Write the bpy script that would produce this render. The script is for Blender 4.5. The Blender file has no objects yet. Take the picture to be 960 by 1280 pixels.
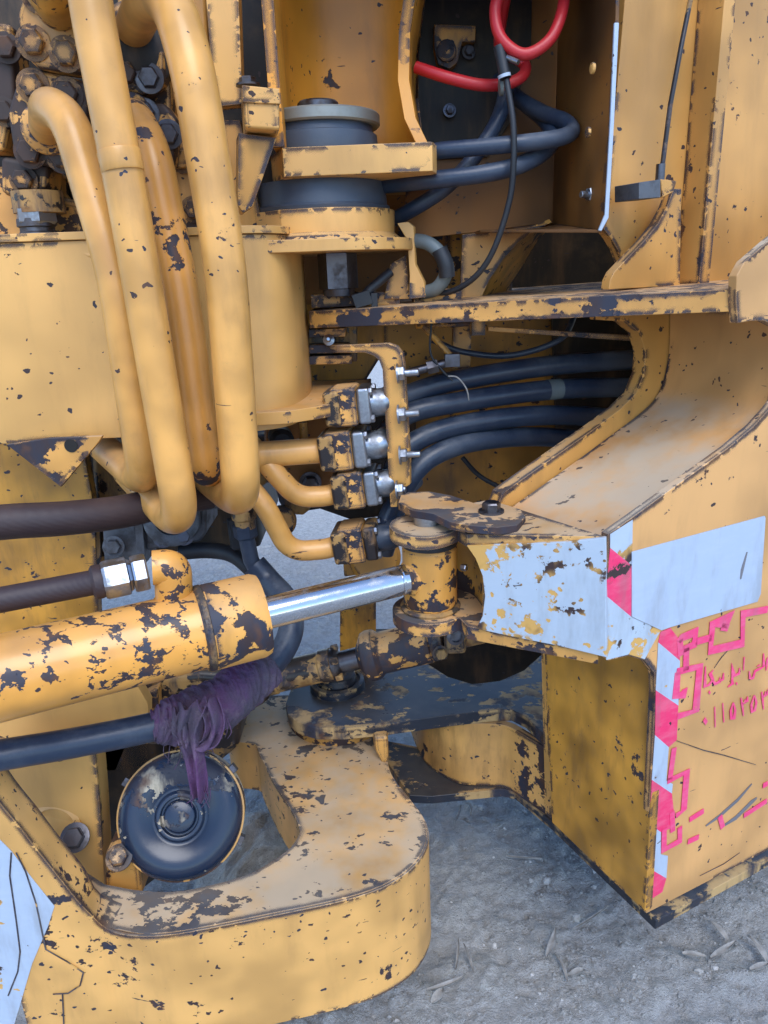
import bpy, bmesh, math, random
from mathutils import Vector, Matrix, noise
from mathutils.geometry import tessellate_polygon
R_ = math.radians
V = Vector
random.seed(7)
sc = bpy.context.scene
COL = sc.collection

# ------------------------------------------------------------------ camera, sky, sun, exposure
H = 1.5; FPX = 924.0; PITCH = R_(18); ROLL = R_(2.3)
FW = V((0, math.cos(PITCH), -math.sin(PITCH))); UP0 = V((0, math.sin(PITCH), math.cos(PITCH))); X0 = V((1, 0, 0))
RT = X0 * math.cos(ROLL) - UP0 * math.sin(ROLL); UP = UP0 * math.cos(ROLL) + X0 * math.sin(ROLL)
CAM = V((0, 0, H))
cd = bpy.data.cameras.new('camera'); cam = bpy.data.objects.new('camera', cd); COL.objects.link(cam)
cd.sensor_fit = 'HORIZONTAL'; cd.sensor_width = 36; cd.lens = 36 * FPX / 960
cd.clip_start = 0.05; cd.clip_end = 500
cam.matrix_world = Matrix(((RT.x, UP.x, -FW.x, CAM.x), (RT.y, UP.y, -FW.y, CAM.y), (RT.z, UP.z, -FW.z, CAM.z), (0, 0, 0, 1)))
sc.camera = cam

SUN_EL, SUN_AZ = 52, 170         # soft veiled sun on the camera's side, azimuth from +Y towards +X
world = bpy.data.worlds.new('World'); sc.world = world; world.use_nodes = True
wn = world.node_tree; wn.nodes.clear()
sky = wn.nodes.new('ShaderNodeTexSky'); sky.sky_type = 'NISHITA'; sky.sun_disc = False
sky.sun_elevation = R_(SUN_EL); sky.sun_rotation = R_(SUN_AZ)
sky.air_density = 1.0; sky.dust_density = 0.3; sky.ozone_density = 4.8
bg = wn.nodes.new('ShaderNodeBackground'); bg.inputs[1].default_value = 0.15
wo = wn.nodes.new('ShaderNodeOutputWorld')
wn.links.new(sky.outputs[0], bg.inputs[0]); wn.links.new(bg.outputs[0], wo.inputs[0])
sl = bpy.data.lights.new('sun', 'SUN'); sl.energy = 1.2; sl.angle = R_(38); sl.color = (1, .98, .95)
so = bpy.data.objects.new('sun', sl); COL.objects.link(so)
sd = V((math.sin(R_(SUN_AZ)) * math.cos(R_(SUN_EL)), math.cos(R_(SUN_AZ)) * math.cos(R_(SUN_EL)), math.sin(R_(SUN_EL))))
so.rotation_euler = sd.to_track_quat('Z', 'Y').to_euler(); so.location = sd * 20
vs = sc.view_settings
sc.display_settings.display_device = 'sRGB'
vs.view_transform = 'Standard'; vs.look = 'None'; vs.gamma = 1; vs.use_curve_mapping = False
vs.exposure = 1.08
sc.render.engine = 'CYCLES'
sc.cycles.max_bounces = 4; sc.cycles.diffuse_bounces = 2; sc.cycles.glossy_bounces = 3; sc.cycles.transmission_bounces = 0
sc.cycles.use_adaptive_sampling = True; sc.cycles.adaptive_threshold = .02; sc.cycles.use_denoising = True; sc.cycles.denoising_prefilter = 'NONE'; sc.cycles.denoising_input_passes = 'RGB_ALBEDO_NORMAL'
sc.cycles.caustics_reflective = False; sc.cycles.caustics_refractive = False

# ------------------------------------------------------------------ pixel (960x1280) -> place in the world
def ray(px, py): return FW + RT * ((px - 480) / FPX) + UP * ((640 - py) / FPX)
def A(px, py, Y): d = ray(px, py); return CAM + d * (Y / d.y)
def Z(px, py, z): d = ray(px, py); return CAM + d * ((z - H) / d.z)
def PL(px, py, p0, n): d = ray(px, py); return CAM + d * (n.dot(p0 - CAM) / n.dot(d))

# ------------------------------------------------------------------ materials
class NT:
    def __init__(s, name):
        s.m = bpy.data.materials.new(name); s.m.use_nodes = True
        s.t = s.m.node_tree; s.n = s.t.nodes; s.n.clear()
        s.out = s.n.new('ShaderNodeOutputMaterial'); s.b = s.n.new('ShaderNodeBsdfPrincipled')
        s.t.links.new(s.b.outputs[0], s.out.inputs[0])
        s.co = s.n.new('ShaderNodeTexCoord').outputs['Object']
        s.geo = s.n.new('ShaderNodeNewGeometry')
    def ln(s, a, b):
        if isinstance(a, (int, float)): b.default_value = a
        elif isinstance(a, tuple): b.default_value = a if len(a) == 4 or len(b.default_value) == 3 else (*a, 1)
        else: s.t.links.new(a, b)
    def noise(s, scale, detail=4, rough=.5, vec=None, out=0, dist=0):
        n = s.n.new('ShaderNodeTexNoise'); n.inputs['Scale'].default_value = scale; n.inputs['Detail'].default_value = detail
        n.inputs['Roughness'].default_value = rough; n.inputs['Distortion'].default_value = dist
        s.ln(vec or s.co, n.inputs['Vector']); return n.outputs[out]
    def map(s, scale=(1, 1, 1), rot=(0, 0, 0), loc=(0, 0, 0), vec=None):
        n = s.n.new('ShaderNodeMapping'); n.inputs['Scale'].default_value = scale; n.inputs['Rotation'].default_value = rot
        n.inputs['Location'].default_value = loc; s.ln(vec or s.co, n.inputs[0]); return n.outputs[0]
    def vor(s, scale, out='Distance', vec=None):
        n = s.n.new('ShaderNodeTexVoronoi'); n.inputs['Scale'].default_value = scale; s.ln(vec or s.co, n.inputs['Vector']); return n.outputs[out]
    def mr(s, v, a, b, c=0., d=1.):
        n = s.n.new('ShaderNodeMapRange'); n.interpolation_type = 'SMOOTHSTEP'
        for i, x in enumerate((v, a, b, c, d)): s.ln(x, n.inputs[i])
        return n.outputs[0]
    def ma(s, op, a, b=0., c=0.):
        n = s.n.new('ShaderNodeMath'); n.operation = op
        for i, x in enumerate((a, b, c)): s.ln(x, n.inputs[i])
        return n.outputs[0]
    def vm(s, op, a, b, out=0):
        n = s.n.new('ShaderNodeVectorMath'); n.operation = op; s.ln(a, n.inputs[0]); s.ln(b, n.inputs[1]); return n.outputs[out]
    def mix(s, f, a, b):
        n = s.n.new('ShaderNodeMix'); n.data_type = 'RGBA'
        s.ln(f, n.inputs[0]); s.ln(a, n.inputs[6]); s.ln(b, n.inputs[7]); return n.outputs[2]
    def bump(s, h, strength=.5, dist=.002, nrm=None):
        n = s.n.new('ShaderNodeBump'); n.inputs['Strength'].default_value = strength; n.inputs['Distance'].default_value = dist
        s.ln(h, n.inputs['Height'])
        if nrm is not None: s.ln(nrm, n.inputs['Normal'])
        return n.outputs[0]
    def bevel(s, r):
        n = s.n.new('ShaderNodeBevel'); n.samples = 8; n.inputs[0].default_value = r; return n.outputs[0]
    def rgb(s, v, i):
        n = s.n.new('ShaderNodeSeparateXYZ'); s.ln(v, n.inputs[0]); return n.outputs[i]
    def set(s, **k):
        for a, b in k.items():
            s.ln(b, s.b.inputs[a.replace('_', ' ')])

CHIP1 = (.045, .025, .024); CHIP2 = (.026, .028, .046); RUST = (.13, .05, .016)
def chip_mask(s, amt, edge, scale, spk=.5, streak=.3, seed=0., crack=0., top=0.):
    """sharp flakes: big ones, edge wear, specks and scratches"""
    v = s.map((1, 1.5, 1.25), (.4, .3, .6), loc=(seed, seed * .7, seed * .3))
    a = s.noise(scale, 7, .62, v); m = s.noise(scale * .3, 2, .5, v)
    bn = s.bevel(.020)
    e = s.ma('SUBTRACT', 1., s.vm('DOT_PRODUCT', bn, s.geo.outputs['True Normal'], 1))
    e = s.mr(e, .004, .06, 0., edge * 1.1)
    e = s.ma('MULTIPLY', e, s.mr(s.noise(48, 3, .6, v), .30, .66, .25, 1.25))
    lo = s.noise(2.6, 2, .5, v)
    am = s.ma('ADD', s.ma('MULTIPLY_ADD', m, .55, a), s.mr(lo, .32, .68, -.075, .06))
    e = s.ma('MULTIPLY', e, s.mr(lo, .36, .6, .35, 1.1))
    if top: am = s.ma('MULTIPLY_ADD', s.mr(s.rgb(s.geo.outputs['True Normal'], 2), .6, .9), top, am)
    x = s.ma('ADD', am, e)
    th = .98 - amt
    big = s.mr(x, th, th + .012)
    vn = s.n.new('ShaderNodeTexVoronoi'); vn.inputs['Scale'].default_value = 70; s.ln(s.vm('ADD', v, s.vm('MULTIPLY', s.noise(38, 2, .6, v, 1), (.035, .035, .022))), vn.inputs['Vector'])
    vd = vn.outputs['Distance']; vc = s.rgb(vn.outputs['Color'], 0)
    sp = s.ma('MULTIPLY', s.ma('LESS_THAN', s.ma('MULTIPLY_ADD', a, .6, vd), s.ma('MULTIPLY_ADD', s.ma('POWER', s.rgb(vn.outputs['Color'], 1), 2.), .34, .34)), s.ma('GREATER_THAN', s.ma('MULTIPLY_ADD', s.ma('SUBTRACT', lo, .5), 1.6, vc), 1 - .30 * spk))
    st = s.noise(9, 3, .6, s.map((1.2, 1.2, 14), (.5, .6, .3), (seed + 3, 1, 2)))
    stm = s.ma('MULTIPLY', s.mr(st, .70, .715), s.ma('GREATER_THAN', m, .62 - .12 * streak)) if streak > 0 else 0.
    k = s.ma('MAXIMUM', big, sp); k = s.ma('MAXIMUM', k, stm)
    if crack:
        cn = s.n.new('ShaderNodeTexVoronoi'); cn.feature = 'DISTANCE_TO_EDGE'; cn.inputs['Scale'].default_value = 11
        s.ln(s.vm('ADD', v, s.vm('MULTIPLY', s.noise(17, 4, .65, v, 1), (.10, .10, .10))), cn.inputs['Vector'])
        w_ = s.mr(a, .36, .66, -.02, .075)
        k = s.ma('MAXIMUM', k, s.ma('MULTIPLY', s.ma('LESS_THAN', cn.outputs[0], w_), s.ma('GREATER_THAN', lo, .56 - .1 * crack)))
    s.relief = s.mr(am, th, th + .02); s.m_ = m; s.a_ = a
    return k
def paint(name, base=(.70, .375, .085), chip=.10, edge=.30, scale=11, spk=.5, streak=.4, dust=.35, grime=.25, rough=.42, seed=0., chipcol=None, basevar=.12, coat=0., crack=0., top=0., chip2=None):
    s = NT(name)
    k = chip_mask(s, chip, edge, scale, spk, streak, seed, crack, top)
    big = s.m_
    dark = tuple(c * (1 - basevar * 2.2) for c in base); lite = tuple(min(1, c * (1 + basevar)) for c in base)
    col = s.mix(s.mr(big, .3, .7), dark, lite)
    # rain-washed dirt
    g = s.noise(5, 6, .62, s.map((3.5, 3.5, .8), (0, 0, 0), (seed, 0, 0)))
    col = s.mix(s.ma('MULTIPLY', s.mr(g, .46, .78), grime), col, (.16, .085, .035))
    gs = s.a_; col = s.mix(s.ma('MULTIPLY', s.mr(gs, .5, .8), grime * .35), col, (.25, .15, .07))
    # dust lying on what faces up
    up = s.mr(s.rgb(s.geo.outputs['Normal'], 2), .35, .95)
    dn = s.mr(s.noise(7, 4, .65), .22, .62)
    df = s.ma('MULTIPLY', s.ma('MULTIPLY', up, dn), dust)
    cc = s.mix(s.mr(g, .42, .6), chipcol or CHIP1, chip2 or CHIP2)
    cc = s.mix(s.ma('MULTIPLY', s.mr(s.noise(23, 2, .6), .55, .7), .6), cc, RUST)
    col = s.mix(k, col, cc)
    col = s.mix(s.ma('MULTIPLY', df, s.ma('SUBTRACT', 1., s.ma('MULTIPLY', k, .7))), col, (.52, .45, .345))
    h = s.ma('ADD', s.ma('MULTIPLY', s.relief, -1.), s.ma('MULTIPLY', s.noise(60, 3, .6), .22))
    s.set(Base_Color=col, Roughness=s.ma('ADD', s.mr(k, 0., 1., rough, .6), s.ma('MULTIPLY', df, .35)),
          Normal=s.bump(h, .55, .0016))
    s.b.inputs['Specular IOR Level'].default_value = .5
    s.b.inputs['Coat Weight'].default_value = coat; s.b.inputs['Coat Roughness'].default_value = .18
    return s.m
def metal(name, base=(.45, .47, .5), rough=.32, dirt=.4, dirtcol=(.05, .04, .035), met=1., scale=30, bumpk=.25):
    s = NT(name)
    d = s.ma('MULTIPLY', s.mr(s.noise(scale, 6, .65), .42, .66), dirt)
    s.set(Base_Color=s.mix(d, base, dirtcol), Metallic=s.mr(d, 0., 1., met, 0.), Roughness=s.mr(d, 0., 1., rough, .75),
          Normal=s.bump(s.noise(scale * 4, 4, .6), bumpk, .0012))
    return s.m
def rubber(name, base=(.013, .016, .022), rough=.5, dust=.25, dustcol=(.11, .10, .09), stripe=0):
    s = NT(name)
    d = s.ma('MULTIPLY', s.mr(s.noise(9, 7, .7), .40, .74), dust)
    up = s.mr(s.rgb(s.geo.outputs['Normal'], 2), .2, 1., .45, 1.2)
    h = s.noise(160, 3, .6)
    if stripe:
        w = s.n.new('ShaderNodeTexWave'); w.inputs['Scale'].default_value = 55; w.inputs['Distortion'].default_value = 1.5
        s.ln(s.map((1, 1, 1), (.3, .7, .6)), w.inputs['Vector']); h = s.ma('ADD', h, s.ma('MULTIPLY', w.outputs['Fac'], stripe))
    s.set(Base_Color=s.mix(s.ma('MULTIPLY', d, up), base, dustcol), Roughness=s.mr(d, 0., 1., rough, .85), Normal=s.bump(h, .35, .0008))
    return s.m
def decal(name, base, wear=.12, under=(.66, .37, .10), spk=.25, seed=0., scale=16, fade=0.):
    s = NT(name)
    k = chip_mask(s, wear, .05, scale, spk, .3, seed)
    c = s.mix(s.ma('MULTIPLY', s.mr(s.noise(25, 5, .7, s.map((1, 1, 3))), .4, .7), .28 + fade), base, tuple(min(1, x * .75 + .2) for x in base))
    c = s.mix(s.ma('MULTIPLY', s.mr(s.noise(6, 5, .65, s.map((4, 4, 1.))), .45, .75), .35), c, (.20, .18, .17))
    u = s.mix(s.mr(s.noise(18, 3, .5), .45, .6), under, CHIP1)
    s.set(Base_Color=s.mix(k, c, u), Roughness=.38, Normal=s.bump(s.ma('MULTIPLY', s.relief, -1.), .5, .0008))
    return s.m

M = {}
M['yel'] = paint('yellow_paint', chip=.055, edge=.38, spk=.6, base=(.74, .375, .095), scale=15)
M['yel_clean'] = paint('yellow_paint_clean', chip=-.01, edge=.24, spk=.16, dust=.25, grime=.2, base=(.74, .40, .118), scale=15)
M['yel_tube'] = paint('yellow_tube_paint', chip=-.06, edge=.02, spk=.16, streak=.3, dust=.15, grime=.42, base=(.76, .375, .094), rough=.36, scale=30, coat=.08)
M['yel_tube_worn'] = paint('worn_tube_paint', chip=.115, edge=0., spk=.3, streak=.4, dust=.1, grime=.4, base=(.74, .335, .07), scale=22, rough=.34, seed=15)
M['yel_cyl'] = paint('yellow_cylinder_paint', chip=.045, edge=.10, spk=.6, streak=.8, crack=.9, dust=.12, grime=.12, base=(.78, .345, .06), scale=33, rough=.30, coat=.2)
M['yel_worn'] = paint('yellow_paint_flaking', chip=.195, edge=.24, spk=.7, scale=24, dust=.45, grime=.4, base=(.70, .345, .085))
M['yel_gland'] = paint('gland_paint', chip=.165, edge=.15, spk=.6, scale=22, dust=.2, grime=.3, base=(.76, .36, .075), seed=21)
M['yel_dirty'] = paint('yellow_paint_stained', chip=.06, edge=.3, spk=.8, scale=20, dust=.5, grime=.8, base=(.62, .29, .042), basevar=.24)
M['yel_dark'] = paint('ochre_paint_shaded', chip=.03, edge=.2, spk=.3, dust=.05, grime=.3, base=(.26, .105, .020), basevar=.35, seed=4, rough=.6)  # brown paint, darkened further for the shade inside the recesses
M['valve'] = paint('valve_paint_flaking', chip=.165, edge=.24, spk=.7, scale=22, dust=.2, grime=.7, base=(.72, .35, .085), seed=7, chipcol=(.055, .03, .022), chip2=(.04, .025, .02))
M['nose'] = paint('yellow_nose_paint', chip=.045, top=.075, edge=.46, spk=1.3, scale=22, dust=.68, grime=.25, base=(.74, .395, .118), streak=.8, seed=2)
M['panel'] = paint('faded_panel_paint', chip=.0, edge=.36, spk=.5, scale=16, dust=.8, grime=.2, base=(.66, .345, .122), streak=.8, seed=5)
M['tower'] = paint('tower_paint_bounce', chip=-.01, edge=.24, spk=.35, scale=16, dust=.3, grime=.22, base=(.62, .315, .085), streak=.6, seed=12)  # base pushed towards orange to stand in for light bounced between the walls
M['web'] = paint('web_paint', chip=.10, edge=.35, spk=1., scale=20, dust=.3, grime=.75, base=(.72, .38, .11), streak=1., seed=17)
M['hood'] = paint('hood_paint_bounce', chip=.03, edge=.30, spk=.3, scale=16, dust=.1, grime=.3, base=(.74, .31, .035), seed=14)  # extra orange in the base imitates interreflection inside the hood
M['black'] = paint('black_greasy_paint', chip=.185, edge=.20, spk=.4, scale=14, dust=.10, grime=.1, base=(.016, .022, .036), chipcol=(.48, .31, .13), rough=.30, seed=6)
M['grease'] = paint('grease_black', chip=.20, edge=.1, spk=.5, scale=26, dust=.12, grime=.3, base=(.022, .018, .020), chipcol=(.42, .24, .08), rough=.32, seed=8)
M['rubber'] = rubber('black_rubber')
M['hose'] = rubber('hose_rubber', (.018, .031, .060), .36, .65, (.15, .17, .20))
M['hose_brown'] = rubber('hose_braided', (.035, .02, .022), .55, .5, (.10, .06, .05), .5)
M['red'] = rubber('red_hose', (.50, .016, .022), .4, .15, (.3, .2, .15))
M['grey_hose'] = rubber('grey_hose', (.12, .15, .16), .5, .5, (.2, .17, .12))
M['mount'] = rubber('mount_rubber', (.050, .068, .100), .45, .5, (.14, .15, .16))
M['steel'] = metal('zinc_steel', (.36, .39, .44), .32, .5)
M['steel_dark'] = metal('oily_steel', (.12, .12, .14), .38, .7)
M['zinc'] = metal('galvanized', (.27, .28, .26), .55, .6, (.17, .17, .14), .7, 18)
M['chrome'] = metal('chrome_rod', (.58, .60, .63), .14, .3, (.25, .22, .2), 1., 22, .03)
M['cast'] = metal('cast_housing', (.13, .14, .16), .5, .75, (.035, .03, .03), .5)
M['white'] = decal('white_tape', (.42, .50, .62), .05, seed=3)
M['white_worn'] = decal('white_paint_worn', (.44, .52, .61), .195, spk=1., seed=9, scale=26)
M['redtape'] = decal('red_tape', (.84, .03, .14), .06, seed=1, fade=.1)
M['redink'] = decal('red_ink', (.86, .05, .19), .04, seed=2, fade=.12)
M['ink'] = decal('dark_marker', (.03, .02, .03), .0)
M['scrape'] = paint('grey_scrape', base=(.17, .165, .18), chip=.02, edge=0, dust=0, grime=.3, spk=.3)
M['dark'] = paint('interior_shade', base=(.012, .009, .007), chip=-.2, edge=0, dust=.1, grime=.6, rough=.6, seed=3)  # near-black colour standing in for shade deep inside the machine

def cloth_mat():
    s = NT('purple_rag')
    f = s.mr(s.noise(7, 5, .6), .35, .68)
    c = s.mix(f, (.062, .052, .078), (.11, .040, .125))
    c = s.mix(s.ma('MULTIPLY', s.mr(s.noise(30, 5, .7), .5, .75), .5), c, (.17, .145, .16))
    s.set(Base_Color=c, Roughness=.9, Normal=s.bump(s.ma('ADD', s.noise(70, 5, .7), s.noise(300, 2)), .6, .003))
    return s.m
M['rag'] = cloth_mat()
def ground_mat():
    s = NT('grey_dirt')
    n1 = s.noise(5, 8, .68); n2 = s.noise(45, 6, .7); n3 = s.noise(1.2, 3, .5)
    c = s.mix(s.mr(n2, .3, .72), (.44, .435, .42), (.72, .71, .69))
    c = s.mix(s.ma('MULTIPLY', s.mr(n1, .35, .7), .55), c, (.60, .59, .57))
    c = s.mix(s.ma('MULTIPLY', s.mr(n3, .4, .65), .35), c, (.63, .61, .58))
    vd = s.vor(130); vc = s.rgb(s.vor(130, 'Color'), 1)
    pk = s.ma('MULTIPLY', s.ma('LESS_THAN', vd, .33), s.ma('GREATER_THAN', vc, .86))
    c = s.mix(s.ma('MULTIPLY', pk, .7), c, (.68, .67, .66))
    h = s.ma('ADD', s.ma('MULTIPLY', n1, 1.2), s.ma('ADD', s.ma('MULTIPLY', n2, .7), s.ma('MULTIPLY', pk, .25)))
    h = s.ma('ADD', h, s.ma('MULTIPLY', s.noise(190, 5, .8), .55))
    s.set(Base_Color=c, Roughness=.93, Normal=s.bump(h, 1., .022)); s.b.inputs['Specular IOR Level'].default_value = .2
    return s.m
M['ground'] = ground_mat()
def stone_mat(name, a, b):
    s = NT(name); s.set(Base_Color=s.mix(s.mr(s.noise(40, 5, .65), .3, .7), a, b), Roughness=.85, Normal=s.bump(s.noise(200, 4), .4, .002)); return s.m
M['stone'] = stone_mat('pebble_stone', (.36, .35, .33), (.56, .55, .53))
M['leaf'] = stone_mat('dry_leaf_grey', (.24, .23, .215), (.42, .40, .375))

# ------------------------------------------------------------------ builders
ORG = {}
def tag(o, label=None, cat=None, group=None, kind=None):
    if label: o['label'] = label
    if cat: o['category'] = cat
    if group: o['group'] = group
    if kind: o['kind'] = kind
    return o
def thing(name, label, cat, loc, group=None):
    o = bpy.data.objects.new(name, None); COL.objects.link(o); o.location = loc; o.empty_display_size = .05
    ORG[o.name] = V(loc); return tag(o, label, cat, group)
def mk(name, verts, faces, mat, parent=None, smooth=40, bevel=0., seg=2, sub=0):
    vs_ = [V(v) for v in verts]
    org = ORG[parent.name] if parent else sum(vs_, V()) / len(vs_)
    if not parent: org = V((org.x, org.y, min(v.z for v in vs_)))
    me = bpy.data.meshes.new(name); me.from_pydata([v - org for v in vs_], [], faces); me.update()
    bm = bmesh.new(); bm.from_mesh(me); bmesh.ops.recalc_face_normals(bm, faces=bm.faces); bm.to_mesh(me); bm.free()
    if smooth:
        me.shade_smooth(); me.set_sharp_from_angle(angle=R_(smooth))
    me.materials.append(M[mat] if isinstance(mat, str) else mat)
    o = bpy.data.objects.new(name, me); COL.objects.link(o); ORG[o.name] = org
    if parent: o.parent = parent
    else: o.location = org
    if bevel:
        if bevel <= .004: bevel = .0013
        b = o.modifiers.new('bevel', 'BEVEL'); b.width = bevel; b.segments = seg; b.limit_method = 'ANGLE'; b.angle_limit = R_(35); b.use_clamp_overlap = True; b.harden_normals = True
    if sub:
        b = o.modifiers.new('sub', 'SUBSURF'); b.levels = b.render_levels = sub
    return o
def plate(name, loops, th, mat, parent=None, bevel=.002, smooth=40):
    """flat or gently bent outline (first loop) with holes (other loops), given thickness th (vector)"""
    if not isinstance(loops[0], (list, tuple)): loops = [loops]
    th = V(th); vs_ = []; fs = []
    flat = [p for l in loops for p in l]; n = len(flat)
    tris = tessellate_polygon(loops)
    vs_ = flat + [p + th for p in flat]
    if len(loops) == 1:
        fs = [tuple(range(n)), tuple(range(2 * n - 1, n - 1, -1))]
    else:
        fs = [tuple(t) for t in tris] + [tuple(i + n for i in reversed(t)) for t in tris]
    k = 0
    for l in loops:
        m = len(l)
        for i in range(m):
            a, b = k + i, k + (i + 1) % m; fs.append((a, b, b + n, a + n))
        k += m
    return mk(name, vs_, fs, mat, parent, smooth, bevel)
def frame_of(ax):
    ax = ax.normalized(); t = V((0, 0, 1)) if abs(ax.z) < .9 else V((0, 1, 0))
    u = t.cross(ax).normalized(); return u, ax.cross(u), ax
def lathe(name, base, axis, prof, mat, parent=None, seg=40, smooth=35, bevel=0., hexa=False):
    """prof: list of (radius, distance along axis)"""
    u, w, ax = frame_of(V(axis)); base = V(base); vs_ = []; fs = []
    if hexa: seg = 6
    for r, d in prof:
        for i in range(seg):
            a = 2 * math.pi * i / seg; vs_.append(base + ax * d + (u * math.cos(a) + w * math.sin(a)) * r)
    for k in range(len(prof) - 1):
        for i in range(seg):
            j = (i + 1) % seg; fs.append((k * seg + i, k * seg + j, (k + 1) * seg + j, (k + 1) * seg + i))
    fs.append(tuple(range(seg))[::-1]); fs.append(tuple(range((len(prof) - 1) * seg, len(prof) * seg)))
    return mk(name, vs_, fs, mat, parent, smooth, bevel)
def catmull(pts, n=10):
    P = [pts[0] * 2 - pts[1]] + list(pts) + [pts[-1] * 2 - pts[-2]]; out = []
    for i in range(1, len(P) - 2):
        p0, p1, p2, p3 = P[i - 1:i + 3]
        for k in range(n):
            t = k / n
            out.append(.5 * ((2 * p1) + (p2 - p0) * t + (2 * p0 - 5 * p1 + 4 * p2 - p3) * t * t + (3 * p1 - p0 - 3 * p2 + p3) * t ** 3))
    return out + [P[-2]]
def fillet(pts, r, n=8):
    out = [pts[0]]
    for i in range(1, len(pts) - 1):
        a, b, c = pts[i - 1:i + 2]; d1 = (a - b); d2 = (c - b); k = min(r, d1.length * .49, d2.length * .49)
        p, q = b + d1.normalized() * k, b + d2.normalized() * k
        for j in range(n + 1):
            t = j / n; out.append(p * (1 - t) ** 2 + b * 2 * t * (1 - t) + q * t * t)
    return out + [pts[-1]]
def tube(name, pts, r, mat, parent=None, seg=20, wob=0., smooth=60):
    pts = [V(p) for p in pts]; vs_ = []; fs = []; n = len(pts)
    rr = r if callable(r) else (lambda t: r)
    t0 = (pts[1] - pts[0]).normalized(); u, w, _ = frame_of(t0)
    for i in range(n):
        t = ((pts[min(i + 1, n - 1)] - pts[max(i - 1, 0)])).normalized()
        u = (u - t * u.dot(t)).normalized(); w = t.cross(u)
        for k in range(seg):
            a = 2 * math.pi * k / seg; d = u * math.cos(a) + w * math.sin(a)
            q = rr(i / (n - 1))
            if wob: q *= 1 + wob * noise.noise((pts[i] + d * r0(q)) * 40)
            vs_.append(pts[i] + d * q)
    for i in range(n - 1):
        for k in range(seg):
            j = (k + 1) % seg; fs.append((i * seg + k, i * seg + j, (i + 1) * seg + j, (i + 1) * seg + k))
    fs.append(tuple(range(seg))[::-1]); fs.append(tuple(range((n - 1) * seg, n * seg)))
    return mk(name, vs_, fs, mat, parent, smooth)
def r0(q): return q
def box(name, c, ex, ey, ez, mat, parent=None, bevel=.003):
    """box about c with half-extent vectors"""
    c, ex, ey, ez = V(c), V(ex), V(ey), V(ez)
    vs_ = [c + ex * a + ey * b + ez * d for a in (-1, 1) for b in (-1, 1) for d in (-1, 1)]
    fs = [(0, 1, 3, 2), (4, 6, 7, 5), (0, 4, 5, 1), (2, 3, 7, 6), (0, 2, 6, 4), (1, 5, 7, 3)]
    return mk(name, vs_, fs, mat, parent, 40, bevel)
def bolt(pos, axis, r, h, mat, parent, washer=True, name='bolt', stud=0.):
    axis = V(axis).normalized()
    o = lathe(name, pos, axis, [(r * .98, 0), (r, h * .12), (r, h * .85), (r * .86, h)], mat, parent, hexa=True, smooth=20)
    if washer: lathe('washer', V(pos) - axis * .001, axis, [(r * 1.38, 0), (r * 1.38, r * .22), (r * 1.2, r * .24)], mat, o, 22)
    if stud: lathe('stud', V(pos) + axis * h * .9, axis, [(r * .5, 0), (r * .5, stud), (r * .4, stud + r * .1)], 'steel', o, 14)
    return o
def strip(name, outer, inner_vec, zb, mat, parent, bevel=.003):
    """upright plate that follows a path: outer = top edge points, inner_vec(i) to its other face, down to height zb"""
    n = len(outer); vs_ = []; fs = []
    for i, p in enumerate(outer):
        q = p + inner_vec[i]
        vs_ += [p, q, V((q.x, q.y, zb)), V((p.x, p.y, zb))]
    for i in range(n - 1):
        for k in range(4):
            j = (k + 1) % 4; fs.append((i * 4 + k, i * 4 + j, i * 4 + 4 + j, i * 4 + 4 + k))
    fs.append((0, 1, 2, 3)); fs.append((n * 4 - 1, n * 4 - 2, n * 4 - 3, n * 4 - 4))
    return mk(name, vs_, fs, mat, parent, 35, bevel)
def path_normals(pts, flip=1):
    out = []
    for i in range(len(pts)):
        t = pts[min(i + 1, len(pts) - 1)] - pts[max(i - 1, 0)]; t.z = 0; t.normalize(); out.append(V((-t.y, t.x, 0)) * flip)
    return out

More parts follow.
